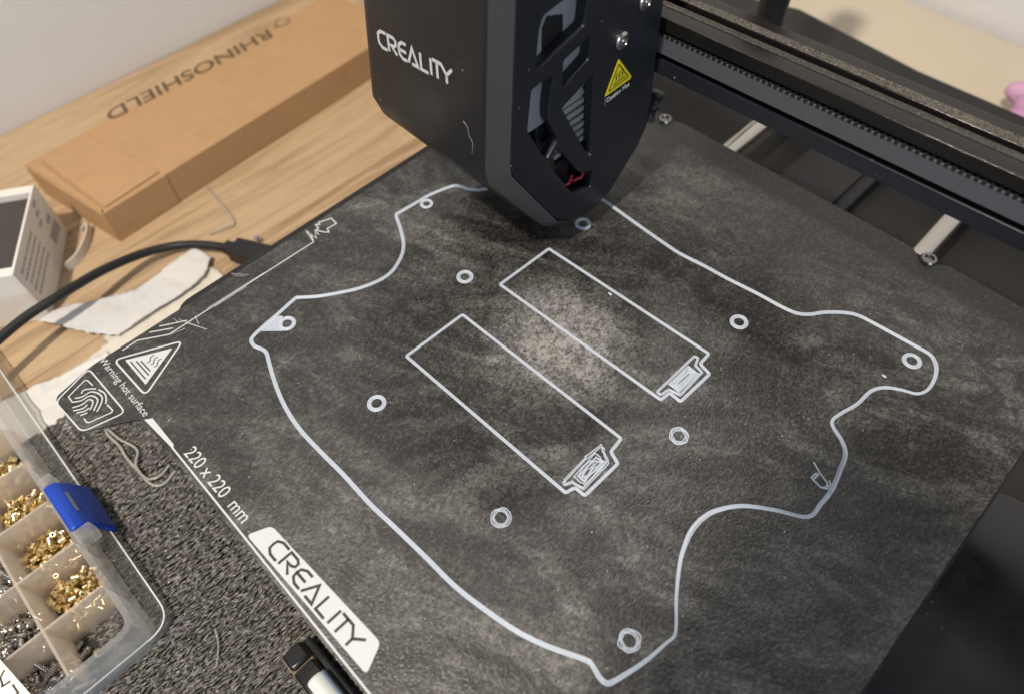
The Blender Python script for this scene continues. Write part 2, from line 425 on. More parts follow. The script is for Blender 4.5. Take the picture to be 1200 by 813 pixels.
# cream board lying behind the printer
tag(prism('board', [(-90,392),(330,388),(330,490),(-60,492)], DZ+.2, DZ+3, M['cream'], None, .5), 'cream coloured board lying on the desk behind the printer', 'board')

# pink plush flower at the right edge
fl = tag(empty('plush_flower', (165,446,DZ+4)), 'pink felt flower at the right edge behind the printer', 'flower')
def blob(name, c, r, s, parent, m):
    bm = bmesh.new(); bmesh.ops.create_icosphere(bm, subdivisions=3, radius=1)
    for v in bm.verts:
        q = v.co.copy(); d = 1+.16*noise.noise(q*1.7+Vector(c)*.1)
        v.co = (Vector(c)+Vector((q.x*s[0],q.y*s[1],q.z*s[2]))*r*d)*K
    me = bpy.data.meshes.new(name); bm.to_mesh(me); bm.free(); me.shade_smooth()
    return place(link(name, me, m), parent)
for c,s in zip([(165.17,398.88,-44),(153.05,425.78,-44),(166.15,413.76,-44),(159.09,429.41,-44)], ((1.15,.9,.8),(.72,.62,.5),(1.1,.9,.8),(.8,.9,.6))):
    blob('petal', c, 11, s, fl, M['pink'])

# ---------------------------------------------------------------- printer: base, bed, gantry, head
printer = tag(empty('desktop_printer', (117,150,DZ)), 'black desktop 3D printer with its print head over the bed', '3D printer')
def part(o): return place(o, printer)
part(prism('base_pan', round_poly([(-6,48),(236,48),(236,344),(-6,344)], 8), DZ+.2, -46, M['dark_metal'], None, .8))
part(prism('rear_cover', [(-40,345),(300,345),(300,386),(110,386),(34,395),(-40,372)], DZ+.2, -30, M['dark_metal'], None, 2))
part(prism('side_cover', round_poly([(232,-80),(420,-80),(420,188),(246,188),(232,181)], 6), DZ+.2, -25, M['gloss_black'], None, 1.5))
part(box('side_rail', (237,190,DZ+.2), (330,344,-36), M['dark_metal'], None, 1.5))
part(box('belt_channel', (99,49,-45.9), (134,344,-37), M['black'], None, 1))
part(box('bed_belt', (121.5,50,-36.9), (128,344,-34.5), M['rubber']))
for x in (81.5,172.8):
    tubev, tubef = tube_data([(x,52,-20),(x,343,-20)], 4.1, 24)
    part(link('guide_rod', mesh('guide_rod', tubev, tubef, smooth=60), M['chrome']))
    for y in (60,338): part(box('rod_clamp', (x-9,y-4,-45.9), (x+9,y+4,-13), M['black'], None, 1))
bed = part(prism('heated_bed', round_poly([(-2.4,34),(9,22),(236,22),(236,235.6),(-2.4,235.6)], 3), -5, -1.0, M['black'], None, .4))
for x,y in ((60.9,231.8),(178.7,234.0)):
    V,F = lathe_data([(3.0,-.9),(3.1,.3),(2.6,1.0),(1.7,1.1),(1.3,.2),(0.05,.1)], 20)
    part(link('bed_screw', mesh('bed_screw', [(v[0]+x,v[1]+y,v[2]) for v in V], F, smooth=40), M['dark_steel']))

# X gantry: V-slot extrusion, slightly out of level as in the photograph
prof = [(193,52),(193,56.7),(194.6,58),(197,58),(197,66),(194.6,66),(193,67),(193,71.3),
        (198.5,71.3),(202.2,70.9),(202.3,65.5),(204.6,65.5),(204.7,71.2),(207.7,71.7),(207.9,71.2),(213,71.0),(213,52)]
def xprism(pf, x0, x1):
    n=len(pf); V=[(x0,y,z) for y,z in pf]+[(x1,y,z) for y,z in pf]
    F=[tuple(range(n)),tuple(range(2*n-1,n-1,-1))]+[(i,n+i,n+(i+1)%n,(i+1)%n) for i in range(n)]
    return V,F
def tilt(V): return [(x,y,z+.024*(x-140)) for x,y,z in V]
V,F = xprism(prof,-160,360); beam = part(link('gantry_beam', mesh('gantry_beam', tilt(V), F), M['extr'])); bevel(beam,.35,2)
for g0,g1 in (((198.9,71.3),(202.1,70.95)),((204.9,71.28),(207.6,71.74))):
    V,F = xprism([g0,(g0[0],g0[1]+.12),(g1[0],g1[1]+.12),g1],-160,360); part(link('bright_lip', mesh('bright_lip', tilt(V), F), M['lip']))
V,F = xprism([(213.2,52),(213.2,60),(218,60),(218,52)],-160,360); sub = place(link('rear_rail', mesh('rear_rail', tilt(V), F), M['dark_metal']), printer); bevel(sub,.5,2)
V,F = xprism([(191.6,60.2),(191.6,66.5),(192.5,66.5),(192.5,60.2)],70,360); belt = place(link('drive_belt', mesh('drive_belt', tilt(V), F), M['belt']), printer); bevel(belt,.15,2)
teeth = []
x = 71.0
while x < 232:
    teeth.append(box_data((x,192.55,60.3),(x+1.05,193.4,66.3))); teeth.append(box_data((x-.0,191.45,66.05),(x+1.15,192.5,66.85))); x += 2.0
V,F = join(teeth)
th = link('belt_teeth', mesh('belt_teeth', tilt(V), F), M['rubber']); th.parent = belt; th.matrix_parent_inverse = belt.matrix_world.inverted(); tag(th, kind='stuff')
V,F = xprism([(191.9,52.6),(191.9,58.0),(192.95,58.0),(192.95,52.6)],70,360); rail = place(link('lower_rail', mesh('lower_rail', tilt(V), F), M['panel']), printer); bevel(rail,.3,2)
# black cable sleeve rising behind the beam
part(tube('cable_sleeve', spline([(61,300,2),(61.6,300,10),(62.5,300,20),(63,300,60),(60,302,130)],8), lambda t: 7.6+1.2*math.sin(t*9), M['rubber'], None, 14))
# bracket and cable stub hanging behind the head
part(tube('cable_stub', spline([(66.0,215.6,24.9),(66.0,214.2,21.7),(66.0,212.7,18.6),(66.0,211.4,14.4)], 6), lambda t: 2.6+.5*math.sin(t*14), M['rubber'], None, 10))

# ----- print head
PO = [(125.9,130),(117.7,51),(118.6,45.6),(142.7,10.1),(147,6),(158,4),(166,6),(174,9),(190,22),(195,31),(195,48),(195,130)]
PI = [(128.3,130),(122,55),(122.6,51),(143.5,17),(147,14.5),(158.5,9.4),(166,10),(172.5,11.5),(186,24),(190,31),(190,48),(187,130)]
def lx(z): return 15.6+.06*(z-53) if z>53 else (15.6+.5*(53-z) if z>44 else 20+.25*(44-z))
def inset(pf, d):
    c = Vector((158,70)); out=[]
    for y,z in pf:
        v = Vector((y,z))-c; out.append(tuple(c+v*(1-d/v.length)))
    return out
loops = [([lx(z)+.0 for y,z in PO], inset(PO,3.2)), ([lx(z)+.7 for y,z in PO], inset(PO,1.1)), ([lx(z)+2.2 for y,z in PO], inset(PO,.15)),
         ([lx(z)+4 for y,z in PO], PO), ([71.4]*12, PO), ([73.0]*12, inset(PO,.35)), ([79.8]*12, PI)]
V=[]; F=[]
for X_,pf in loops:
    for X1,(y,z) in zip(X_,pf): V.append((X1,y,z))
for a in range(len(loops)-1):
    for i in range(12): F.append((a*12+i,a*12+(i+1)%12,(a+1)*12+(i+1)%12,(a+1)*12+i))
F.append(tuple(range(12)))
head = part(link('print_head', mesh('print_head', V, F), [M['shell'],M['shell_edge_lit']]))
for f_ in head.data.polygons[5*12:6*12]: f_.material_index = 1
bevel(head, 1.3, 3, 22)
def hp(o): o.parent = head; o.matrix_parent_inverse = head.matrix_world.inverted(); return o
bpy.context.view_layer.update()
HX = 80.0
holes = [
 [(80.0,133.3,81.6),(80.0,133.0,84.6),(80.0,134.4,93.2),(80.0,135.9,96.1),(80.0,143.7,97.1),(80.0,153.0,96.5),(80.0,152.1,86.1)],
 [(80.0,143.9,70.5),(80.0,144.1,79.2),(80.0,155.1,81.8),(80.0,155.0,74.6)],
 [(80.0,129.4,63.8),(80.0,131.3,76.5),(80.0,139.8,77.1),(80.0,138.2,66.0),(80.0,138.4,61.9),(80.0,142.7,52.7),(80.0,137.9,48.1),(80.0,135.8,50.8)],
 [(80.0,144.0,63.5),(80.0,157.6,68.2),(80.0,159.7,36.5),(80.0,158.3,36.3)],
 [(80.0,138.6,45.4),(80.0,142.6,49.7),(80.0,153.9,32.3),(80.0,160.9,28.9),(80.0,160.9,21.2),(80.0,151.6,23.7)]]
def flat_panel(name, outer, inner, x1, thick, m):
    cu = bpy.data.curves.new(name,'CURVE'); cu.dimensions='2D'; cu.fill_mode='BOTH'; cu.extrude = (thick/2-.3)*K; cu.bevel_depth=.3*K; cu.bevel_resolution=1; cu.offset=-.3*K
    for loop in [outer]+inner:
        sp = cu.splines.new('POLY'); sp.points.add(len(loop)-1); sp.use_cyclic_u=True
        for p,(a,b) in zip(sp.points,loop): p.co=(a*K,b*K,0,1)
    to = bpy.data.objects.new('tmp',cu); COL.objects.link(to)
    me = bpy.data.meshes.new_from_object(to.evaluated_get(bpy.context.evaluated_depsgraph_get())); bpy.data.objects.remove(to)
    for v in me.vertices: v.co = Vector(((x1-thick/2)*K+v.co.z, v.co.x, v.co.y))
    me.materials.clear()
    me.shade_smooth(); me.set_sharp_from_angle(angle=math.radians(35))
    return link(name, me, m)
def rp(loop, r): return [tuple(v) for v in round_poly([(p[1],p[2]) for p in loop], r)]
hp(flat_panel('side_panel', [tuple(v) for v in round_poly([(y+(.25 if y<150 else -.25),z+.25) for y,z in PI],3)], [rp(h,.9) for h in holes], HX, 3.6, M['panel']))
# what shows inside the vents
hp(box('fan_housing', (60,126.5,58), (76.0,158,126), M['grey_metal'], None, .6))
fo = [(76.0,139.2,82.4),(76.0,139.3,89.7),(76.0,141.2,92.2),(76.0,147.3,90.1),(76.0,147.5,84.2)]
V=[(76.02,p[1],p[2]) for p in fo]+[(76.3,p[1],p[2]) for p in fo]; n=len(fo)
F=[tuple(range(n)),tuple(range(2*n-1,n-1,-1))]+[(i,(i+1)%n,n+(i+1)%n,n+i) for i in range(n)]
hp(link('fan_opening', mesh('fan_opening',V,F), M['black']))
hp(box('duct_wall', (62,140,30), (73,150,57), M['gloss_black'], None, .8))
for k in range(9):
    z = 40+k*3.1
    hp(box('heat_sink_fin', (62,146,z), (75.8,176,z+1.9), M['fin'], None, .2))
hp(box('heat_sink_core', (58,150,38), (66,178,70), M['black']))
hp(box('heater_block', (66,148,17.5), (72,158,33), M['gloss_black'], None, .5))
for p in [(76.0,153.5,25.5),(76.0,160.0,24.1)]:
    hp(tube('red_wire', [(p[0]-2,p[1]-2.4,p[2]-1.6),(p[0],p[1],p[2]),(p[0]-1,p[1]+2.2,p[2]+1.5)], .7, M['red'], None, 10))
for px in ([(80.0,169.0,74.2)][0], [(80.0,178.4,82.4)][0]):
    V,F = lathe_data([(2.75,0),(2.75,.9),(2.2,1.5),(1.5,1.6),(1.25,.7),(.05,.6)], 20)
    V = [(80+v[2], px[1]+v[0], px[2]+v[1]) for v in V]
    hp(link('cover_screw', mesh('cover_screw', V, F, smooth=40), M['steel']))
# warning sticker: yellow triangle with its symbol, and its caption
st = [(80.0,169.2,67.8),(80.0,177.0,57.8),(80.0,176.3,57.1),(80.0,163.9,56.9)]
tri = rp(st, .8)
def xplate(poly, x0, x1): 
    n=len(poly); V=[(x0,a,b) for a,b in poly]+[(x1,a,b) for a,b in poly]
    return V,[tuple(range(n)),tuple(range(2*n-1,n-1,-1))]+[(i,(i+1)%n,n+(i+1)%n,n+i) for i in range(n)]
stk = hp(link('warning_sticker', mesh('warning_sticker', *xplate(tri,80.02,80.12)), M['yellow']))
def on_side(V, x0=80.13): return [(x0+v[2], v[0], v[1]) for v in V]
parts=[]
c3 = sum((Vector((p[1],p[2])) for p in (st[0],st[1],st[3])), Vector((0,0)))/3
inn = [c3+(Vector((p[1],p[2]))-c3)*.72 for p in (st[0],st[1],st[3])]
parts.append(ribbon_data(round_poly(inn,.6), .38, 0, .03, True, False))
A,B,T = Vector((st[3][1],st[3][2])),Vector((st[1][1],st[1][2])),Vector((st[0][1],st[0][2]))
bl = lambda s,t: A+(B-A)*s+(T-(A+B)*.5)*t
parts.append(ribbon_data([bl(.30,.20),bl(.74,.20)], .42, 0, .03, False, False))
for k in range(3):
    s0=.38+.11*k
    parts.append(ribbon_data(spline([bl(s0,.28),bl(s0+.06,.35),bl(s0+.02,.43),bl(s0+.09,.52)],5), .40, 0, .03, False, False))
V,F = join(parts); hp(link('sticker_symbol', mesh('sticker_symbol', on_side(V), F), M['ink']))
ca, cb = [(80.0,165.1,54.0),(80.0,176.4,54.5)]
U = Vector(cb)-Vector(ca)
hp(link('sticker_caption', text_mesh('sticker_caption', 'Caution Hot', ca, U, U.normalized().cross(Vector((-1,0,0)))*1.75, .02, .05, .012), M['print_white']))
sl = [(80.0,164.0,56.8),(80.0,164.6,53.1)]
hp(link('sticker_edge', mesh('sticker_edge', on_side(ribbon_data([(p[1],p[2]) for p in sl], .25, -.1, .05, False, False)[0]), ribbon_data([(0,0),(1,1)],1,0,1,False,False)[1]), M['fin']))
# wordmark on the head's front
lo = [(25.5,119.8,72.0),(59.6,119.9,73.7),(26.0,120.2,76.5)]
lo, hi_, up = Vector(lo[0]), Vector(lo[1]), None
U = hi_-lo; n0 = Vector((0,-1,.105)).normalized(); W = U.cross(n0).normalized()*5.0
if W.z < 0: W = -W
hp(link('wordmark', mesh('wordmark', *wordmark_data(lo,U,W,.02,.20,.05)), M['print_white']))

tag(tube('filament_hair', spline([(64.2,118.7,65.0),(66.0,118.6,63.7),(66.8,118.3,61.2),(68.2,118.2,59.6),(67.9,117.8,55.8)],6), .07, M['clear_fil'], None, 6), 'fine pale filament hair stuck to the print head front', 'filament hair')

# ---------------------------------------------------------------- build plate
tabp = [(0.99,-2.21,0),(4.17,-16.43,0),(22.02,-17.06,0),(27.03,-7.86,0),(30.10,-0.51,0)]
notch = [(172.10,235.69,0),(176.24,231.79,0),(179.92,231.65,0),(184.69,236.23,0)]
q = [(p[0],p[1]) for p in notch]
dx = 60.9-178.7
q1 = [(p[0]+dx, p[1]-1.2) for p in q]
outline = [(235,0.3),(235,235)]+[(a,b) for a,b in reversed(q)]+[(a,b) for a,b in reversed(q1)]+[(0.4,235)]
tab = [(p[0],p[1]) for p in tabp]
poly = round_poly(outline,2.0,3) + round_poly([(0.4,120),tab[0],tab[1],tab[2],tab[3],(32.2,0.3),(120,0.3)],2.4,4)[5:-5]
poly = [Vector((a,b)) for a,b in poly]
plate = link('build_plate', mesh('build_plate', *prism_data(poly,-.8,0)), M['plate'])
tag(plate, 'dark textured flexible build plate with white printed markings', 'build plate')
def pl(o): o.parent = plate; return o
def stroke(name, pts, wid, z=.012, h=.03, m='print_white', closed=False):
    return pl(link(name, mesh(name, *ribbon_data(pts,wid,z,h,closed,False)), M[m]))
Z = lambda L: [(p[0],p[1]) for p in L]
# front border line with its thick end, size text
stroke('border_line', [(48.5,1.95),(90,2.05),(232,2.05)], .55)
pl(link('border_block', mesh('border_block', *prism_data(Z([(33.06,0.63,0),(34.62,2.82,0),(47.93,2.82,0),(49.49,1.85,0)]),.012,.045)), M['print_white']))
pl(link('size_text', text_mesh('size_text','220 x 220  mm',(53.0,1.1+2.2,0),(32.6,.35,0),(0,4.0,0),.015,.03), M['print_white']))
pl(link('warning_text', text_mesh('warning_text','Warning hot surface',(0.9,0.9,0),(31.2,.1,0),(0,2.35,0),.015,.03), M['print_white']))
# brand panel
bp = round_poly(Z([(89.54,2.85,0),(92.54,9.59,0),(140.25,11.85,0),(143.85,4.26,0)]), 1.6)
bpn = pl(link('brand_panel', mesh('brand_panel', *prism_data(bp,.012,.05)), M['print_white']))
wm = link('wordmark', mesh('wordmark', *wordmark_data((97.0,4.5,0),(40.0,.35,0),(0.02,4.6,0),.055,.175,.03)), M['print_dark']); wm.parent = bpn
# hot-surface triangle
wi = stroke('warning_icon', round_poly(Z([(4.35,4.68,0),(14.31,25.47,0),(25.12,5.36,0)]),2.6), .62, closed=True)
def sub_(parent, name, data, m):
    o = link(name, mesh(name,*data), M[m]); o.parent = parent; return o
sub_(wi, 'icon_triangle', prism_data(round_poly(Z([(7.22,7.37,0),(14.51,21.26,0),(21.30,7.47,0)]),.3),.012,.04), 'print_white')
ls = [ [(9.18,8.40,0),(19.29,8.55,0)], [(10.27,9.89,0),(18.63,10.07,0)], [(11.43,11.02,0),(17.59,11.24,0)] ]
wv = [ [(13.58,12.14,0),(13.83,13.05,0),(12.97,13.78,0),(12.34,14.63,0),(12.65,15.43,0)], [(15.23,12.58,0),(15.48,13.50,0),(14.63,14.22,0),(14.00,15.07,0),(14.19,15.94,0)], [(16.85,13.01,0),(17.10,13.92,0),(16.26,14.64,0),(15.58,15.53,0),(15.68,16.41,0)] ]
sub_(wi, 'icon_symbol', join([ribbon_data(Z(l),.45,.045,.02,False,False) for l in ls]+[ribbon_data(spline(Z(l),5),.36,.045,.02,False,False) for l in wv]), 'print_dark')
# fingerprint (touch) icon on the tab
ti = stroke('touch_icon', round_poly(Z([(5.86,-16.81,0),(1.39,-3.02,0),(26.17,-2.36,0),(22.77,-15.69,0)]),2.2), .5, closed=True)
br = [ [(8.79,-5.12,0),(5.46,-5.47,0),(4.87,-6.22,0),(6.98,-12.82,0),(9.96,-12.86,0)], [(19.10,-5.21,0),(22.40,-4.93,0),(22.95,-5.51,0),(21.17,-12.51,0),(20.46,-12.98,0),(18.52,-12.96,0)] ]
sub_(ti, 'icon_frame', join([ribbon_data(Z(l),.42,.012,.03,False,False) for l in br]), 'print_white')
arcs = [[(8.85,-9.30,0),(8.35,-7.68,0),(10.73,-4.95,0)], [(11.59,-4.52,0),(14.55,-3.75,0),(17.21,-4.54,0),(18.43,-5.42,0)], [(9.10,-11.62,0),(10.39,-9.50,0),(10.55,-6.82,0),(13.03,-5.23,0),(15.71,-5.18,0),(17.96,-7.13,0),(19.18,-8.83,0)], [(9.96,-12.86,0),(11.46,-10.55,0),(11.81,-7.70,0),(13.92,-6.51,0),(15.71,-6.85,0),(18.13,-9.41,0)], [(11.98,-13.81,0),(13.10,-11.07,0),(12.87,-8.76,0),(14.17,-7.90,0),(15.62,-8.60,0),(16.93,-10.19,0)], [(13.27,-14.15,0),(14.70,-11.56,0),(14.42,-9.77,0)], [(14.88,-13.83,0),(16.09,-11.41,0),(15.92,-9.97,0)], [(16.66,-13.33,0),(17.35,-11.19,0)]]
sub_(ti, 'fingerprint', join([ribbon_data(spline(Z(l),4),.46,.012,.03,False,False) for l in arcs]), 'print_white')
# alignment line with its arrow, partly scratched away
al = stroke('alignment_line', Z([(2.77,8.65,0),(2.66,14.34,0),(8.40,23.44,0),(9.20,84.36,0),(5.33,85.94,0),(1.92,85.84,0)]), .45)
sub_(al, 'arrow_symbol', join([ribbon_data(Z([(1.92,85.84,0),(8.24,84.41,0),(4.48,85.86,0),(8.43,86.31,0),(4.54,88.35,0),(7.56,88.06,0)]),.42,.012,.03,False,False), ribbon_data(Z([(4.88,88.67,0),(4.66,89.96,0),(2.24,90.29,0),(3.38,91.37,0),(2.22,91.72,0),(3.99,96.65,0),(7.76,96.24,0),(7.37,92.23,0),(9.33,91.48,0),(8.08,90.29,0)]),.5,.012,.03,True,False)]), 'print_white')
sub_(al, 'arrow_stroke', join([ribbon_data(Z(l),.42,.012,.03,False,False) for l in ([(2.53,18.98,0),(6.91,25.84,0)],[(2.70,22.75,0),(7.49,31.02,0)])]), 'print_white')
scr = [[(7.90,38.82,0),(8.25,51.84,0),(8.62,62.74,0)], [(-0.08,53.70,0),(5.33,57.98,0)], [(1.02,53.85,0),(4.92,56.51,0)], [(7.79,30.06,0),(16.10,33.90,0)], [(5.06,29.25,0),(12.90,32.61,0)], [(8.00,33.93,0),(12.14,33.06,0)], [(8.27,22.75,0),(10.14,28.70,0)], [(3.11,27.99,0),(6.25,28.57,0)], [(9.19,41.29,0),(9.56,54.38,0)]]
tag(pl(link('scratches', mesh('scratches', *join([ribbon_data([(p[0]+random.uniform(-.05,.05),p[1]) for p in spline(Z(l),4)],random.uniform(.10,.22),.004,.015,False,False) for l in scr])), M['print_white'])), kind='stuff')

# ---------------------------------------------------------------- the printed first layer
BH = .24
def bead(name, pts, off, wid, closed, parent=None, wob=0, seed=0, z=.01):
    q = offset2(pts, (lambda i: off+wob*noise.noise(Vector((i*.11,seed*3.7,0))) ) if wob else off, closed)
    o = link(name, mesh(name, *ribbon_data(q,wid,z,BH,closed,True), smooth=60), M['filament'])
    if parent: o.parent = parent
    return o
OL = spline(Z([(35.08,148.30,0),(31.39,144.80,0),(26.97,143.19,0),(24.81,140.80,0),(22.23,131.96,0),(21.53,124.14,0),(21.00,117.46,0),(21.28,115.16,0),(27.72,111.89,0),(34.18,108.05,0),(38.02,104.48,0),(40.77,99.97,0),(42.41,95.34,0),(42.38,89.95,0),(39.94,82.33,0),(36.21,75.77,0),(32.08,69.61,0),(27.69,64.63,0),(27.18,62.99,0),(28.43,55.23,0),(29.48,47.76,0),(30.54,43.29,0),(31.94,41.94,0),(34.47,41.70,0),(37.68,42.84,0),(39.78,42.86,0),(42.31,41.87,0),(49.25,39.10,0),(56.83,36.57,0),(64.75,34.73,0),(73.30,33.79,0),(83.13,33.80,0),(94.76,34.12,0),(107.76,33.97,0),(118.07,34.54,0),(131.89,35.16,0),(142.70,35.47,0),(152.05,36.74,0),(163.04,38.96,0),(171.76,42.02,0),(180.83,46.46,0),(183.13,46.96,0),(186.66,46.02,0),(188.99,46.43,0),(190.18,49.11,0),(192.35,57.06,0),(193.36,64.46,0),(193.45,68.29,0),(188.10,75.52,0),(183.03,83.68,0),(180.54,89.70,0),(179.49,94.42,0),(179.73,99.23,0),(181.28,103.65,0),(185.55,109.61,0),(192.94,115.14,0),(200.70,119.91,0),(201.23,126.23,0),(201.21,132.14,0),(199.70,139.18,0),(198.03,145.06,0),(194.74,148.28,0),(190.74,150.28,0),(188.93,152.50,0),(189.45,156.40,0),(191.28,162.99,0),(191.99,169.99,0),(194.38,174.19,0),(198.47,177.01,0),(202.87,179.18,0),(204.58,182.96,0),(204.16,188.28,0),(202.85,192.01,0),(200.88,194.58,0),(197.81,195.97,0),(188.81,195.55,0),(180.04,194.97,0),(173.66,194.21,0),(169.14,191.64,0),(164.70,187.35,0),(161.81,183.43,0),(158.20,180.67,0),(152.66,179.46,0),(143.87,178.69,0),(132.46,177.15,0),(123.13,176.35,0),(113.82,175.11,0),(108.02,174.99,0),(91.09,175.77,0),(71.97,176.76,0),(58.15,175.71,0),(45.45,169.20,0),(40.48,157.62,0)]), 5, True)
N = len(OL)
outl = tag(bead('printed_outline', OL, -.17, .36, True), 'long white printed outline looping around the whole build plate', 'print outline')
def loose(i):                                # the right-hand half has lifted into separate strands
    t = i/N
    return 1.0 if .44 < t < .80 else .35
for k,(o,) in enumerate(((-.51,),(.17,),(.51,))):
    q = offset2(OL, (lambda i,o=o,k=k: o*(1.0 if loose(i)<.5 else .85+.95*noise.noise(Vector((i*.045,k*5.1,0))))), True)
    b = link('bead', mesh('bead', *ribbon_data(q,.36,.01,BH,True,True), smooth=60), M['filament']); b.parent = outl
def slot(pts, fill, core, label, jit, seed):
    P_ = round_poly(Z(pts), .7, 3)
    o = tag(bead('printed_slot', P_, 0, .38, True), label, 'print outline', 'battery slot outlines of the first layer')
    for off in (-.36,.36): bead('bead', P_, off, .38, True, o, .12 if jit else 0, seed+off)
    a,b = (Vector(p[:2]) for p in core)
    f = [Vector(p[:2]) for p in fill]
    sg = 1 if sum(f[k-1].x*f[k].y-f[k].x*f[k-1].y for k in range(len(f)))>0 else -1
    def jit_(q, k, am):
        return [v+Vector((noise.noise(Vector((i*.43,k*.9,seed))),noise.noise(Vector((i*.37,k*.8,seed+9)))))*am for i,v in enumerate(q)]
    am = .85 if jit else .10
    wd = .40 if jit else .42
    for k in range(2):
        q = offset2(f, sg*(.2+.46*k), True); bead('infill_bead', jit_(round_poly(q,.4,3),k,am*.7), 0, wd, True, o, 0, seed+k)
    d = (b-a).normalized(); nn = Vector((-d.y,d.x))
    for k in range(5):
        r = .33+.43*k; e_ = .15+.45*k
        q = [a-d*e_-nn*r, b+d*e_-nn*r, b+d*e_+nn*r, a-d*e_+nn*r]
        q2=[]
        for m_ in range(4):
            for t_ in range(5): q2.append(q[m_].lerp(q[(m_+1)%4], t_/5))
        bead('infill_bead', jit_(q2,k+5,am), 0, wd, True, o, 0, seed+k+5)
    return o
slot([(76.19,143.54,0),(75.39,118.90,0),(146.50,121.30,0),(146.88,125.34,0),(151.36,125.11,0),(151.77,139.97,0),(147.16,140.98,0),(146.87,146.24,0)], [(143.55,142.45,0),(145.65,142.91,0),(146.72,139.81,0),(149.98,139.16,0),(150.27,126.60,0),(146.31,125.76,0),(145.73,122.35,0),(143.40,122.31,0)], [(146.81,129.58,0),(146.90,135.56,0)], 'printed rectangle nearer the print head, with even infill in its notch', False, 1)
slot([(75.68,100.31,0),(74.94,75.27,0),(146.35,76.84,0),(147.22,80.05,0),(150.97,80.11,0),(151.21,94.82,0),(147.11,96.31,0),(146.50,102.03,0)], [(143.24,96.21,0),(144.83,95.98,0),(146.25,94.70,0),(149.10,93.54,0),(149.46,89.38,0),(149.64,81.33,0),(145.77,80.34,0),(144.59,78.03,0),(143.09,79.09,0),(142.64,89.68,0)], [(146.55,84.76,0),(146.34,90.64,0)], 'printed rectangle nearer the front edge, with messy torn infill in its notch', True, 4)
RINGS = [(24.99,127.56,0),(63.63,112.60,0),(76.70,161.75,0),(82.13,56.89,0),(34.30,55.00,0),(138.25,58.13,0),(158.53,115.05,0),(146.32,164.00,0),(195.69,189.69,0),(186.28,58.30,0)]
RL = ['printed ring touching the outline near the left plate edge','smooth printed ring left of the upper rectangle','printed ring just below the print head','smooth printed ring left of the lower rectangle',
 'printed ring joined to the outline corner by a solid fillet','wobbly printed ring below the lower rectangle','wobbly printed ring right of the lower rectangle','printed ring with a tail, right of the upper rectangle',
 'printed ring in the rounded right-hand lobe of the outline','wobbly printed ring in the bottom corner of the outline']
for i,(p,lab) in enumerate(zip(RINGS,RL)):
    rough_ = i in (5,6,9); big = 1.0 if i not in (0,) else .82
    o = None
    for k,r in enumerate((2.90,2.42,1.95)):
        seg = 40 if not rough_ else 40
        pts = []
        for s in range(seg):
            a = 2*math.pi*s/seg; rr = r*big
            if rough_: rr *= 1+.11*noise.noise(Vector((math.cos(a)*1.6,math.sin(a)*1.6,i*3+k*1.3)))+.025*math.cos(6*a+k)
            pts.append((p[0]+rr*math.cos(a), p[1]+rr*math.sin(a)))
        w_ = .50 if not rough_ else .36
        b = link('printed_ring' if k==0 else 'bead', mesh('printed_ring' if k==0 else 'bead', *ribbon_data(pts,w_,.01,BH,True,True), smooth=60), M['filament'])
        if k==0: o = tag(b, lab, 'printed ring', 'screw hole rings of the first layer')
        else: b.parent = o
    if i == 4:
        t = Z([(28.28,53.39,0),(30.64,55.68,0),(32.74,53.74,0),(35.75,52.19,0),(29.90,46.53,0)]); lines=[]
        for s in range(13):
            f = s/12
            a = Vector(t[0]).lerp(Vector(t[4]), f); b_ = Vector(t[1]).lerp(Vector(t[3]), f)
            lines.append(ribbon_data([a,b_],.40,.01,BH*.9))
        V,F = join(lines); w2 = link('fillet', mesh('fillet',V,F,smooth=60), M['filament']); w2.parent = o
sc1 = tag(bead('printed_scrap', Z([(192.66,136.01,0),(194.26,135.16,0),(195.93,134.17,0),(199.06,133.04,0),(199.49,132.06,0),(199.22,131.08,0),(198.40,130.43,0),(194.79,131.16,0),(195.04,133.29,0),(195.72,133.49,0),(195.60,131.27,0)]), 0, .5, False, z=.012), 'small loose looped scrap of white filament beside the outline', 'filament scrap')
bead('bead', Z([(198.40,130.43,0),(200.12,131.29,0),(199.90,133.38,0),(199.02,134.14,0)]), 0, .45, False, sc1, z=.02)
for i,(p,lab) in enumerate(zip([(192.28,178.09,0),(106.75,142.80,0)], ('tiny white filament crumb inside the right-hand lobe of the outline','tiny white filament crumb inside the upper printed rectangle'))):
    bm = bmesh.new(); bmesh.ops.create_icosphere(bm, subdivisions=2, radius=.55*K)
    for v in bm.verts: v.co = Vector((v.co.x*1.6,v.co.y*.8,v.co.z*.4))*(1+.3*noise.noise(v.co*2500)) + Vector((p[0],p[1],.15))*K
    me = bpy.data.meshes.new('filament_crumb'); bm.to_mesh(me); bm.free()
    tag(link('filament_crumb', me, M['filament']), lab, 'crumb')

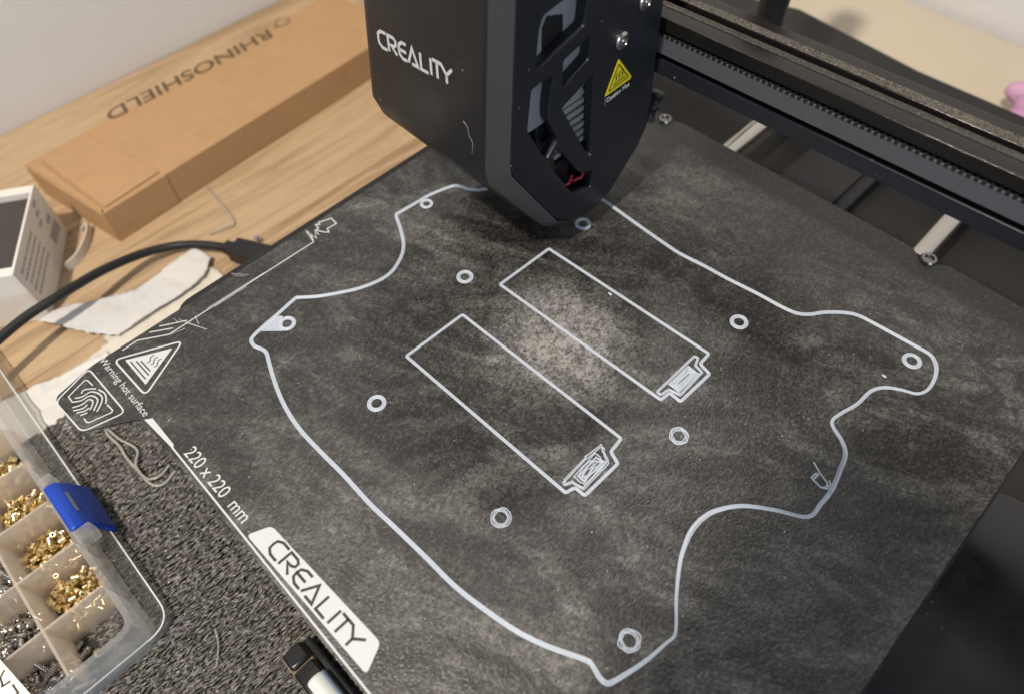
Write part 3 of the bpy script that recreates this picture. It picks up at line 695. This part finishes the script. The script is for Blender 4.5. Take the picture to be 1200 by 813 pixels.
# ---------------------------------------------------------------- mat in front of the printer
MZ = -57.5
matb = tag(box('floor_mat', (-42,-150,DZ+.3), (250,14,MZ), M['rubber'], None, .8), 'black mat of glossy coarse tufts in front of the printer', 'mat')
tv, tf = [], []
def tuft_shape():
    V=[];F=[]; rings=[(-1,.05),(-.6,.8),(0,1),(.6,.75),(1,.05)]
    for t,r in rings:
        for s in range(5):
            a = math.pi*2*s/5; V.append((r*math.cos(a), t, r*math.sin(a)))
    for i in range(4):
        for s in range(5): F.append((i*5+s,i*5+(s+1)%5,(i+1)*5+(s+1)%5,(i+1)*5+s))
    return V,F
TV,TF = tuft_shape()
yy = -96.0
while yy < 12:
    xx = -40.0 + random.random()
    while xx < 165:
        x = xx+random.uniform(-.5,.5); y = yy+random.uniform(-.7,.7)
        L = random.uniform(1.3,2.7); W_ = random.uniform(.26,.50); H = random.uniform(.35,.75)
        a = random.gauss(-.12,.17); pit = random.gauss(.22,.28); z = MZ+.15+random.random()*.9
        ca_,sa_ = math.cos(a),math.sin(a); cp,sp = math.cos(pit),math.sin(pit); n = len(tv)
        for (vx,vy,vz) in TV:
            px,py,pz = vx*W_, vy*L, vz*H + .35*L*(1-vy*vy)*.5
            py,pz = py*cp-pz*sp, py*sp+pz*cp
            tv.append(((x+px*ca_-py*sa_)*K,(y+px*sa_+py*ca_)*K,(z+pz)*K))
        tf += [tuple(i+n for i in f) for f in TF]
        xx += random.uniform(.62,1.1)
    yy += 1.5
me = bpy.data.meshes.new('mat_tufts'); me.from_pydata(tv,[],tf); me.shade_smooth()
t = link('mat_tufts', me, M['tuft'], matb); tag(t, kind='stuff')

tag(tube('filament_strand', spline([(p[0],p[1],p[2]+.3*math.sin(i*1.3)) for i,p in enumerate([(-19.88,-15.29,-54.5),(-16.15,-15.67,-54.5),(-8.54,-14.75,-54.5),(-2.58,-15.32,-54.5),(4.21,-14.90,-54.5),(10.16,-14.59,-54.5),(14.77,-14.12,-54.5),(17.58,-12.69,-54.5),(18.52,-9.73,-54.5),(16.88,-4.55,-54.5)])],6), .55, M['clear_fil']), 'longer clear filament strand bent on the mat below the fingerprint tab', 'filament strand', 'filament strands on the mat')
tag(tube('filament_strand', spline([(p[0],p[1],p[2]+.3+.3*math.sin(i*1.1)) for i,p in enumerate([(-18.76,-14.43,-54.2),(-11.19,-13.24,-54.2),(-3.48,-10.69,-54.2),(-0.27,-11.13,-54.2),(3.26,-13.99,-54.2),(7.57,-14.56,-54.2),(11.47,-14.16,-54.2),(13.86,-13.00,-54.2),(15.12,-10.21,-54.2),(14.33,-7.26,-54.2),(13.22,-4.89,-54.2)])],6), .5, M['clear_fil']), 'wavier clear filament strand crossing the longer one on the mat', 'filament strand', 'filament strands on the mat')
tag(tube('filament_strand', spline([(80.27,-25.05,-54.5),(84.65,-26.55,-54.5),(88.35,-28.97,-54.5),(90.74,-31.09,-54.5)],6), .28, M['clear_fil']), 'short thin pale filament hair on the mat below the brand panel', 'filament strand', 'filament strands on the mat')

# ---------------------------------------------------------------- capped tube at the bottom edge
tool = tag(empty('capped_tube', [(120.47,-9.36,-52)][0]), 'black-capped milky white plastic tube lying on the mat at the plate edge', 'tube')
A_ = Vector([(105.37,-9.57,-50)][0]); B_ = Vector([(134.85,-9.34,-50)][0]); ax = (B_-A_).normalized(); sd = Vector((-ax.y,ax.x,0)); upv = Vector((0,0,1))
def tool_box(name, a0, a1, s0, s1, z0, z1, m, bev=.8):
    V = []
    for zq in (z0,z1):
        for (aa,ss) in ((a0,s0),(a1,s0),(a1,s1),(a0,s1)): V.append(A_+ax*aa+sd*ss+upv*zq)
    F = [(0,3,2,1),(4,5,6,7),(0,1,5,4),(1,2,6,5),(2,3,7,6),(3,0,4,7)]
    o = link(name, mesh(name,V,F), m); bevel(o,bev,3); return place(o,tool)
M['tan_edge'] = mat('tan_moulded_edge', (.20,.15,.09), .35)
tool_box('cap_frame', 0,60, -4.6,3.6, -5.5,-.6, M['tan_edge'], .6)
tool_box('cap', .4,7.0, -4.0,3.3, -1,1.6, M['gloss_black'], 1.0)
tool_box('cap', 7.9,18, -4.3,3.4, -1,1.9, M['gloss_black'], 1.0)
tool_box('cap_side', .4,40, 3.5,6.5, -5,-1.2, M['gloss_black'], .8)
def arcprism(a0,a1,s0,s1,zb,zt,n=10):
    V=[];F=[]
    for aa in (a0,a1):
        for k in range(n+1):
            th=math.pi*k/n; V.append(A_+ax*aa+sd*((s0+s1)/2-(s1-s0)/2*math.cos(th))+upv*(zb+(zt-zb)*math.sin(th)))
    for k in range(n): F.append((k,k+1,n+2+k,n+1+k))
    F += [tuple(range(n+1)), tuple(range(2*n+1,n,-1)), (0,n+1,2*n+1,n)]
    return V,F
o = link('tube_body', mesh('tube_body',*arcprism(13.2,46,-3.9,3.9,-1,3.4),smooth=40), M['white_plastic']); bevel(o,1.2,3); place(o,tool)
V,F = arcprism(14,46,2.0,4.3,-.8,3.0); o = link('tube_stripe', mesh('tube_stripe',V,F,smooth=40), mat('slate_blue_plastic',(.16,.20,.28),.3)); place(o,tool)

# ---------------------------------------------------------------- screw organizer
oz0, oz1 = -57, -37
org = tag(empty('organizer_box', (20,-80,oz0)), 'clear plastic compartment box holding brass inserts and screws', 'organizer box')
def og(o): return place(o, org)
def wall_loop(outer, th, z0, z1, name, m, bev=.3):
    n=len(outer); inner = offset2(outer, th, True)
    V=[(p[0],p[1],z0) for p in outer]+[(p[0],p[1],z1) for p in outer]+[(p.x,p.y,z1) for p in inner]+[(p.x,p.y,z0) for p in inner]
    F=[]
    for i in range(n):
        j=(i+1)%n
        for a in range(4): F.append((a*n+i,a*n+j,((a+1)%4)*n+j,((a+1)%4)*n+i))
    o = link(name, mesh(name,V,F), m); bevel(o,bev,2,40); return og(o)
RO = [tuple(v) for v in round_poly([(-120,-125),(69.8,-125),(69.8,-39.6),(-120,-39.6)], 7, 7)]
wall_loop(RO, 2.3, oz0+.6, oz1, 'box_rim', M['pp_rim'])
LO = [tuple(v) for v in round_poly([(-124,-129),(69.2,-129),(69.2,-33.2),(-124,-33.2)], 9, 8)]
n=len(LO); inn_ = offset2(LO,5.5,True)
wall_loop(LO, .9, -57.2, -51.5, 'box_skirt', M['pp'])
wall_loop(LO, 5.2, -52.6, -51.6, 'box_lip', M['pp'])
wall_loop(LO, .5, -51.55, -50.9, 'lip_edge', M['white_plastic'], .15)
og(prism('box_floor', [(-118,-124),(67,-124),(67,-41.5),(-118,-41.5)], oz0-.2, oz0+.5, M['pp']))
for x in (-36.2,-15.0,6.4,27.7,48.6):
    og(box('divider', (x-.45,-123,oz0+.7), (x+.45,-42.2,oz1-1.2), M['pp_div']))
for y in (-62.6,-85):
    og(box('divider', (-118,y-.45,oz0+.7), (67.3,y+.45,oz1-1.0), M['pp_div']))
# blue latch clipped over the rim
Lt = [Vector(p) for p in [(0.56,-39.29,-37.5),(0.71,-37.75,-37.5),(23.60,-36.87,-37.5),(22.63,-39.57,-37.5)]]
lv = [[(2.24,-39.23,-37.2)][0], [(20.03,-38.81,-37.2)][0], [(18.75,-36.71,-38.5)][0], [(2.78,-36.03,-38.5)][0], [(21.91,-31.32,-50)][0], [(7.07,-30.42,-50)][0], [(24.93,-34.57,-52)][0]]
x0,x1 = lv[0][0]+.2, lv[1][0]+5.5
latch_prof = [(-41.2,-36.6),(-39.0,-36.2),(-36.4,-37.6),(-33.6,-43),(-31.2,-50.5),(-31.6,-53.8),(-33.2,-53.2),(-35.2,-46),(-38.6,-39),(-41.2,-38.4)]
V,F = xprism(latch_prof, 1.6, 24.4)
lo_ = link('latch', mesh('latch', V, F), M['blue']); bevel(lo_,1.1,3,25); og(lo_)
V,F = xprism([(-36.3,-38.2),(-35.7,-39.2),(-35.4,-38.6),(-36.0,-37.4)], 8, 17.5)
o = link('latch_slot', mesh('latch_slot',V,F), M['grey_metal']); o.parent = lo_
og(box('latch_hinge', (24.8,-41,-43), (30.0,-34.6,-36.4), M['pp_rim'], None, 1.0))
og(box('latch_hinge', (-3.2,-41,-43), (1.2,-36.4,-36.4), M['pp_rim'], None, 1.0))
# white paper label with handwritten characters
lb = [(p[0],p[1]) for p in [(34.10,-77.57,-36),(65.45,-72.58,-36),(75.39,-81.03,-36),(50.28,-96.64,-36)]]
lab = og(prism('paper_label', lb, -36.4, -36.1, M['label_white']))
for g in ([(52.66,-75.49,-36),(53.91,-77.35,-36),(56.89,-77.77,-36)], [(56.76,-78.24,-36),(57.15,-75.48,-36)], [(58.58,-75.41,-36),(62.18,-75.18,-36),(61.81,-76.89,-36),(59.89,-78.47,-36)]):
    hw = link('handwriting', mesh('handwriting', *ribbon_data([(p[0],p[1]) for p in g],.55,-36.08,.03,False,False)), M['ink']); hw.parent = lab
# contents
def insert_data():
    prof = [(.75,1.45),(1.25,1.5),(1.5,1.35),(1.5,.35),(1.2,.25),(1.2,-.25),(1.5,-.35),(1.5,-1.35),(1.25,-1.5),(.75,-1.45)]
    V=[];F=[];seg=10
    for r,z in prof:
        for s in range(seg):
            a=2*math.pi*s/seg; V.append((r*math.cos(a),r*math.sin(a),z))
    for i in range(len(prof)):
        j=(i+1)%len(prof)
        for s in range(seg): F.append((i*seg+s,i*seg+(s+1)%seg,j*seg+(s+1)%seg,j*seg+s))
    return V,F
ins_me = mesh('brass_insert', *insert_data(), smooth=40); ins_me.materials.append(M['brass'])
def screw_data(L):
    return lathe_data([(.1,-L),(.75,-L+.4),(.85,-L+.6)]+[(.85 if k%2 else .68,-L+.9+k*.32) for k in range(int((L-1.6)/.32))]+[(.85,-.3),(1.7,-.2),(1.75,.4),(1.3,1.1),(.75,1.25),(.6,.7),(.05,.7)],10)
scr_me = []
for L in (6,8.5):
    m_ = mesh('machine_screw', *screw_data(L), smooth=40); m_.materials.append(M['steel']); scr_me.append(m_)
from mathutils import Euler
def pile(me_list, name, label, cat, group, cells, count, z0, hmax, flat=False, scale=1.0):
    (cx,cy,rx,ry,rot) = cells
    lims = sorted([-36.2,-15.0,6.4,27.7,48.6,69]); lo_x = max([l for l in lims if l<cx],default=-60)+2.2; hi_x = min(l for l in lims if l>cx)-2.2
    top, bot = (-43.8,-60.9) if cy>-62.6 else (-64.4,-83.5)
    done = []
    for i in range(count):
        best = None
        for tr in range(60):
            u,v = random.gauss(0,.55), random.gauss(0,.55)
            d = max(0,1-(u*u+v*v))
            x = cx+(u*rx*math.cos(rot)-v*ry*math.sin(rot)); y = cy+(u*rx*math.sin(rot)+v*ry*math.cos(rot))
            if not (lo_x<x<hi_x and bot<y<top): continue
            q = Vector((x,y,z0+random.random()*hmax*(.25+.75*d)))
            m_ = min([(q-p).length for p in done], default=9)
            m_ -= .12*(q.z-z0)
            if best is None or m_>best[0]: best = (m_,q)
            if m_ > (2.35 if not flat else 1.5)*scale: break
        if best is None: best = (0, Vector((cx,cy,z0)))
        x,y,zq = best[1]; done.append(best[1])
        o = bpy.data.objects.new(name, random.choice(me_list)); COL.objects.link(o)
        o.location = Vector((x,y,zq))*K
        o.rotation_euler = Euler((math.pi/2+random.gauss(0,.25 if flat else .9), random.gauss(0,.2 if flat else .9), random.uniform(0,6.28)))
        o.scale = (scale,)*3
        tag(o, label, cat, group)
FZ = oz0+.5
G = 'brass inserts in the organizer'
pile([ins_me],'brass_insert','brass insert in the upper gold heap at the far left edge','brass insert',G,(-26,-52,9.5,8,.3),32,FZ+1.5,7)
pile([ins_me],'brass_insert','brass insert in the gold heap beside the blue latch','brass insert',G,(-5.5,-52,11.5,9,.75),85,FZ+1.7,8,False,.82)
pile([ins_me],'brass_insert','brass insert in the gold heap below the blue latch','brass insert',G,(14.8,-52,12.5,9.5,.85),92,FZ+1.7,8,False,.82)
pile([ins_me],'brass_insert','brass insert in the small gold heap nearest the rounded box corner','brass insert',G,(35.6,-51.5,12.5,9.5,.85),92,FZ+1.7,8,False,.82)
pile([ins_me],'brass_insert','single brass insert lying in the empty corner compartment','brass insert',G,(58.2,-57.3,.1,.1,0),1,FZ+1.5,0)
pile([ins_me],'brass_insert','brass insert lying among steel screws beside the label','brass insert',G,(56,-64.8,3,1,0),4,FZ+2,1)
S = 'steel screws in the organizer'
pile(scr_me,'machine_screw','steel screw in the compartment left of the paper label corner','screw',S,(33,-74,7.0,7.5,0),44,FZ+1.6,4,True,1.22)
pile(scr_me,'machine_screw','steel screw in the compartment at the bottom edge beside the label','screw',S,(58,-74,6.5,7.5,0),40,FZ+1.6,3,True,1.22)
pile(scr_me,'machine_screw','steel screw in the compartment at the left picture edge','screw',S,(13,-70,6,5,0),24,FZ+1.6,3,True,1.22)

# ---------------------------------------------------------------- kraft box
kt = -41
kp = [tuple(p[:2]) for p in [(-181.76,28.02,-41),(-119.70,39.28,-41),(-132.18,208.33,-41)]]
a,b,c_ = (Vector(p) for p in kp)
dirL = (c_-b).normalized(); dirW = (a-b)
far = 205
corners = [b, b+dirL*far, b+dirL*far+dirW, a]
kb = tag(empty('kraft_box', (b.x,b.y,DZ)), 'flat brown kraft cardboard box lying by the wall, lettering upside down', 'cardboard box')
o = prism('box_body', [tuple(v) for v in corners], DZ+.05, kt, M['kraft'], None, .5); place(o,kb)
sn = Vector((dirL.y,-dirL.x)); sn = sn if sn.dot(dirW)<0 else -sn
sp = Vector([(-125.99,74.57,-41)][0][:2]); tl_ = (sp-b).dot(dirL)
o = prism('side_flap', [tuple(v) for v in (b+dirL*.3+sn*.05, b+dirL*tl_+sn*.05, b+dirL*tl_+sn*.55, b+dirL*.3+sn*.55)], DZ+.3, kt-.2, M['kraft'], None, .15); place(o,kb)
fp = [tuple(p[:2]) for p in [(-177.81,36.43,-40.6),(-181.50,60.47,-40.6),(-125.19,73.84,-40.6),(-121.75,42.72,-40.6)]]
o = prism('tuck_flap', fp, kt+.05, kt+1.1, M['kraft'], None, .2); place(o,kb)
es = [tuple(p[:2]) for p in [(-180.83,28.98,-40.6),(-177.54,34.73,-40.6),(-121.14,41.31,-40.6),(-119.53,39.99,-40.6)]]
o = prism('edge_strip', es, kt+.05, kt+1.0, M['kraft'], None, .2); place(o,kb)
R0,R1,Rc = (Vector(p) for p in [(-192.93,182.94,-40.9),(-191.29,77.53,-40.9),(-181.85,75.52,-40.9)])
o = link('lettering', text_mesh('lettering','RHINOSHIELD',R0,R1-R0,(Rc-R1),.02,.05,.012), M['kraft_ink']); place(o,kb)
lg = [(-193.91,188.79,-40.9),(-196.66,192.49,-40.9),(-194.33,197.75,-40.9),(-190.83,197.82,-40.9),(-188.51,193.74,-40.9),(-190.05,189.25,-40.9)]
o = link('logo', mesh('logo', *ribbon_data(round_poly([(p[0],p[1]) for p in lg],1.2),.9,kt+.03,.05,True,False)), M['kraft_ink']); place(o,kb)
lgt = [(-190.44,189.52,-40.9),(-191.21,186.36,-40.9)]
o = link('logo_tail', mesh('logo_tail', *ribbon_data([(p[0],p[1]) for p in lgt],1.0,kt+.03,.05,False,False)), M['kraft_ink']); place(o,kb)
# clear tape left on the box side
V = [[(-128.64,74.60,-46)][0], [(-118.75,71.23,-59)][0], [(-121.47,89.90,-58)][0], [(-89.55,87.22,-59)][0], [(-88.13,80.34,-59)][0]]
tag(tube('clear_tape', spline([Vector(V[2])+Vector((1,0,0)),V[3],V[4],Vector(V[4])+Vector((-2,-7,0))],6), .5, M['clear_fil']), 'thin clear plastic thread lying on the wood beside the kraft box', 'plastic thread')

# ---------------------------------------------------------------- open white carton at the left edge
wb = tag(empty('white_carton', (-160,0,DZ)), 'open white carton with dark inside and printed text on its end', 'carton')
Wt = -29
P0,P1 = Vector([(-145.99,24.87,-60)][0][:2]), Vector([(-97.22,-5.82,-60)][0][:2])
e = (P1-P0).normalized(); nrm = Vector((-e.y,e.x)); 
if nrm.x > 0: nrm = -nrm
dep = 85; th = 5.0
def slab(name, p, q, z0, z1, t, m, bev=.3):      # vertical wall from p to q, thickness t to the nrm side
    d = (q-p).normalized(); nn = Vector((-d.y,d.x))*t
    return place(prism(name, [tuple(p),tuple(q),tuple(q+nn),tuple(p+nn)], z0, z1, m, None, bev), wb)
c00,c10,c11,c01 = P0,P1,P1+nrm*dep,P0+nrm*dep
sgn = 1 if Vector((-e.y,e.x)).dot(nrm)>0 else -1
slab('end_wall', c00, c10, DZ+.3, Wt, sgn*1.2, M['card_white'])
slab('front_wall', c10+nrm*1.25, c11, DZ+.3, Wt-.2, sgn*th, M['card_white'])
slab('back_wall', c01, c00+nrm*1.25, DZ+.3, Wt-.2, sgn*th, M['card_white'])
cin = [c00+nrm*1.3+e*5.2, c10+nrm*1.3-e*5.2, c11-e*5.2, c01+e*5.2]
place(prism('inner_tray', [tuple(v) for v in cin], Wt-8, Wt-3.5, M['card_dark']), wb)
M['grey_ink'] = mat('grey_print', (.36,.345,.34), .7)
tl = []
def wl(s, z): p = P0.lerp(P1, s); return Vector((p.x,p.y,z))
ev = Vector((e.x,e.y,0)); zup = Vector((0,0,1)); outn = Vector((-nrm.x,-nrm.y,0))
def wrect(s0,z0,s1,z1):
    A1,B1 = wl(s0,z0)+outn*.04, wl(s1,z0)+outn*.04
    C1,D1 = wl(s1,z1)+outn*.04, wl(s0,z1)+outn*.04
    return ([A1,B1,C1,D1,A1+outn*.04,B1+outn*.04,C1+outn*.04,D1+outn*.04],[(0,1,2,3),(4,5,6,7),(0,1,5,4),(2,3,7,6),(1,2,6,5),(3,0,4,7)])
tl += [wrect(.10,-45,.20,-42), wrect(.08,-53,.30,-47)]
rnd = random.Random(3)
for z in (-35,-38.5,-42,-45.5,-49):
    s0 = .46
    while s0 < .9:
        L_ = rnd.uniform(.015,.05); tl.append(wrect(s0,z,s0+L_,z+1.5)); s0 += L_+.012
for z in (-33,-36.5,-40): tl.append(wrect(.14+.05*((z+33)/-3.5),z,.22+.05*((z+33)/-3.5),z+2))
V,F = join(tl); place(link('printed_text', mesh('printed_text',V,F), M['grey_ink']), wb)
# curled strip of card behind the carton
cs = [(-119.10,12.75,-60),(-121.72,20.17,-60),(-129.51,28.43,-60),(-138.45,33.71,-60),(-136.46,29.05,-60)]
cpts = spline([(p[0],p[1]) for p in cs],6)
V=[];F=[]
for off in (0,.8):
    q=offset2(cpts,off)
    for p in q: V.append((p.x,p.y,DZ+.1))
    for p in q: V.append((p.x,p.y,DZ+5))
n=len(cpts)
for i in range(n-1):
    F += [(i,i+1,n+i+1,n+i),(2*n+i,2*n+i+1,3*n+i+1,3*n+i),(n+i,n+i+1,3*n+i+1,3*n+i),(i,i+1,2*n+i+1,2*n+i)]
F += [(0,n,3*n,2*n),(n-1,2*n-1,4*n-1,3*n-1)]
tag(link('card_strip', mesh('card_strip',V,F,smooth=50), M['tissue']), 'curled pale card strip standing between the white carton and kraft box', 'card strip')

# ---------------------------------------------------------------- crumpled paper sheets on the desk
def sheet(name, poly, z, amp, m, label, cat, scale=.05, thick=.15, seed=0):
    xs_=[p[0] for p in poly]; ys_=[p[1] for p in poly]; st=1.5
    bm = bmesh.new()
    vs=[bm.verts.new((p[0],p[1],0)) for p in poly]; f=bm.faces.new(vs)
    x=min(xs_)
    while x<max(xs_): bmesh.ops.bisect_plane(bm, geom=bm.verts[:]+bm.edges[:]+bm.faces[:], plane_co=(x,0,0), plane_no=(1,0,0)); x+=st
    y=min(ys_)
    while y<max(ys_): bmesh.ops.bisect_plane(bm, geom=bm.verts[:]+bm.edges[:]+bm.faces[:], plane_co=(0,y,0), plane_no=(0,1,0)); y+=st
    for v in bm.verts:
        q = Vector((v.co.x*scale,v.co.y*scale,seed))
        r = abs(noise.noise(q))*1.1+.6*abs(noise.noise(q*2.1+Vector((3,1,0))))+.30*abs(noise.noise(q*4.7))+.10*noise.noise(q*9)
        v.co.z = z+amp*max(0,r)
        v.co.x += .8*noise.noise(q*9); v.co.y += .8*noise.noise(q*9+Vector((7,0,0)))
    for v in bm.verts: v.co *= K
    bmesh.ops.recalc_face_normals(bm,faces=bm.faces)
    me=bpy.data.meshes.new(name); bm.to_mesh(me); bm.free(); me.shade_smooth()
    o=link(name,me,m); sm=o.modifiers.new('thickness','SOLIDIFY'); sm.thickness=thick*K; sm.offset=1
    return tag(o,label,cat)
pp = lambda L:[(p[0],p[1]) for p in L]
sheet('tissue_sheet', pp([(-61.94,-16.16,-59),(-64.38,5.50,-59),(-74.42,6.35,-59),(-79.91,2.38,-59),(-71.67,32.38,-59),(-73.83,61.01,-59),(-64.55,63.90,-59),(-20.73,55.62,-59),(-9.64,22.68,-59),(-34.84,-7.76,-59)]), DZ+.6, 1.9, M['tissue'], 'creased cream tissue sheet reaching under the left plate edge', 'paper', seed=3)
sheet('film_strip', pp([(-97.50,-11.29,-57),(-96.77,-0.99,-57),(-80.59,29.36,-57),(-85.23,62.96,-57),(-73.17,65.26,-57),(-65.03,56.63,-57),(-63.02,42.72,-57),(-63.66,26.82,-57),(-62.50,10.57,-57),(-73.86,2.21,-57)]), DZ+3.0, 1.5, M['plastic_film'], 'bluish white film strip on the wood beside the black cable', 'film strip', seed=8)
sheet('paper_towel', pp([(-70.24,-47.76,-58),(-62.28,-17.38,-58),(-59.85,3.76,-58),(-28.67,-2.56,-58),(-22.14,-13.26,-58),(-26.44,-33.82,-58),(-35.00,-38.99,-58),(-52.01,-43.58,-58),(-61.66,-54.69,-58)]), DZ+1.2, 2.6, M['tissue_white'], 'white paper towel under the fingerprint tab, beside the organizer', 'paper towel', seed=14)
# small screw standing on the wood by the plate edge
V,F = lathe_data([(.5,0),(.5,3.4),(1.3,3.6),(1.4,4.4),(.9,4.9),(.05,4.9)],12); p = [(-67.47,87.72,-60)][0]
tag(link('small_screw', mesh('small_screw',[(v[0]+p[0],v[1]+p[1],v[2]+DZ) for v in V],F,smooth=40), M['grey_metal']), 'tiny grey screw standing on the wood by the left plate edge', 'screw')

# ---------------------------------------------------------------- black cable
cp_ = [(-75.17,-41.33,-40),(-80.47,-25.03,-40),(-83.66,-11.84,-40)] + [(-85.50,3.81,-41)] + [(-91.31,23.38,-46)] + [(-94.61,41.53,-52)] + [(-91.04,56.41,-55),(-80.83,66.94,-55),(-69.72,74.47,-55)]
cable = tag(empty('usb_cable', cp_[0]), 'black cable curving across the desk into a plug at the plate edge', 'cable')
o = tube('cord', spline(cp_,8), 2.1, M['rubber'], None, 12); place(o,cable)
pa, pb = Vector(cp_[-1]), Vector([(-51.55,81.25,-52)][0])
d = (pb-pa).normalized(); s_ = Vector((-d.y,d.x,0)).normalized()
def pbox(name,a0,a1,hw,hz,m):
    V=[]
    for zq in (-hz,hz):
        for (aa,ss) in ((a0,-hw),(a1,-hw),(a1,hw),(a0,hw)): V.append(pa+d*aa+s_*ss+Vector((0,0,zq)))
    o=link(name,mesh(name,V,[(0,3,2,1),(4,5,6,7),(0,1,5,4),(1,2,6,5),(2,3,7,6),(3,0,4,7)]),m); bevel(o,.9,3); return place(o,cable)
pbox('strain_relief',-3.5,3,2.9,2.6,M['rubber']); pbox('plug',2.5,(pb-pa).length+16,5.0,4.0,M['rubber'])

# ---------------------------------------------------------------- the phone that takes the picture (out of frame; it shades the plate's front corner)
sd_ = Vector((0.02,-0.45,0.90)).normalized()
pc = Vector((216,-66,250))
ph = prism('smartphone', round_poly([(-38,-80),(38,-80),(38,80),(-38,80)],8), -4, 4, M['gloss_black'], None, 1)
ph.rotation_euler = (math.radians(8), 0, math.radians(3)); ph.location = pc*K
tag(ph, 'black smartphone held above the front corner of the plate', 'smartphone')
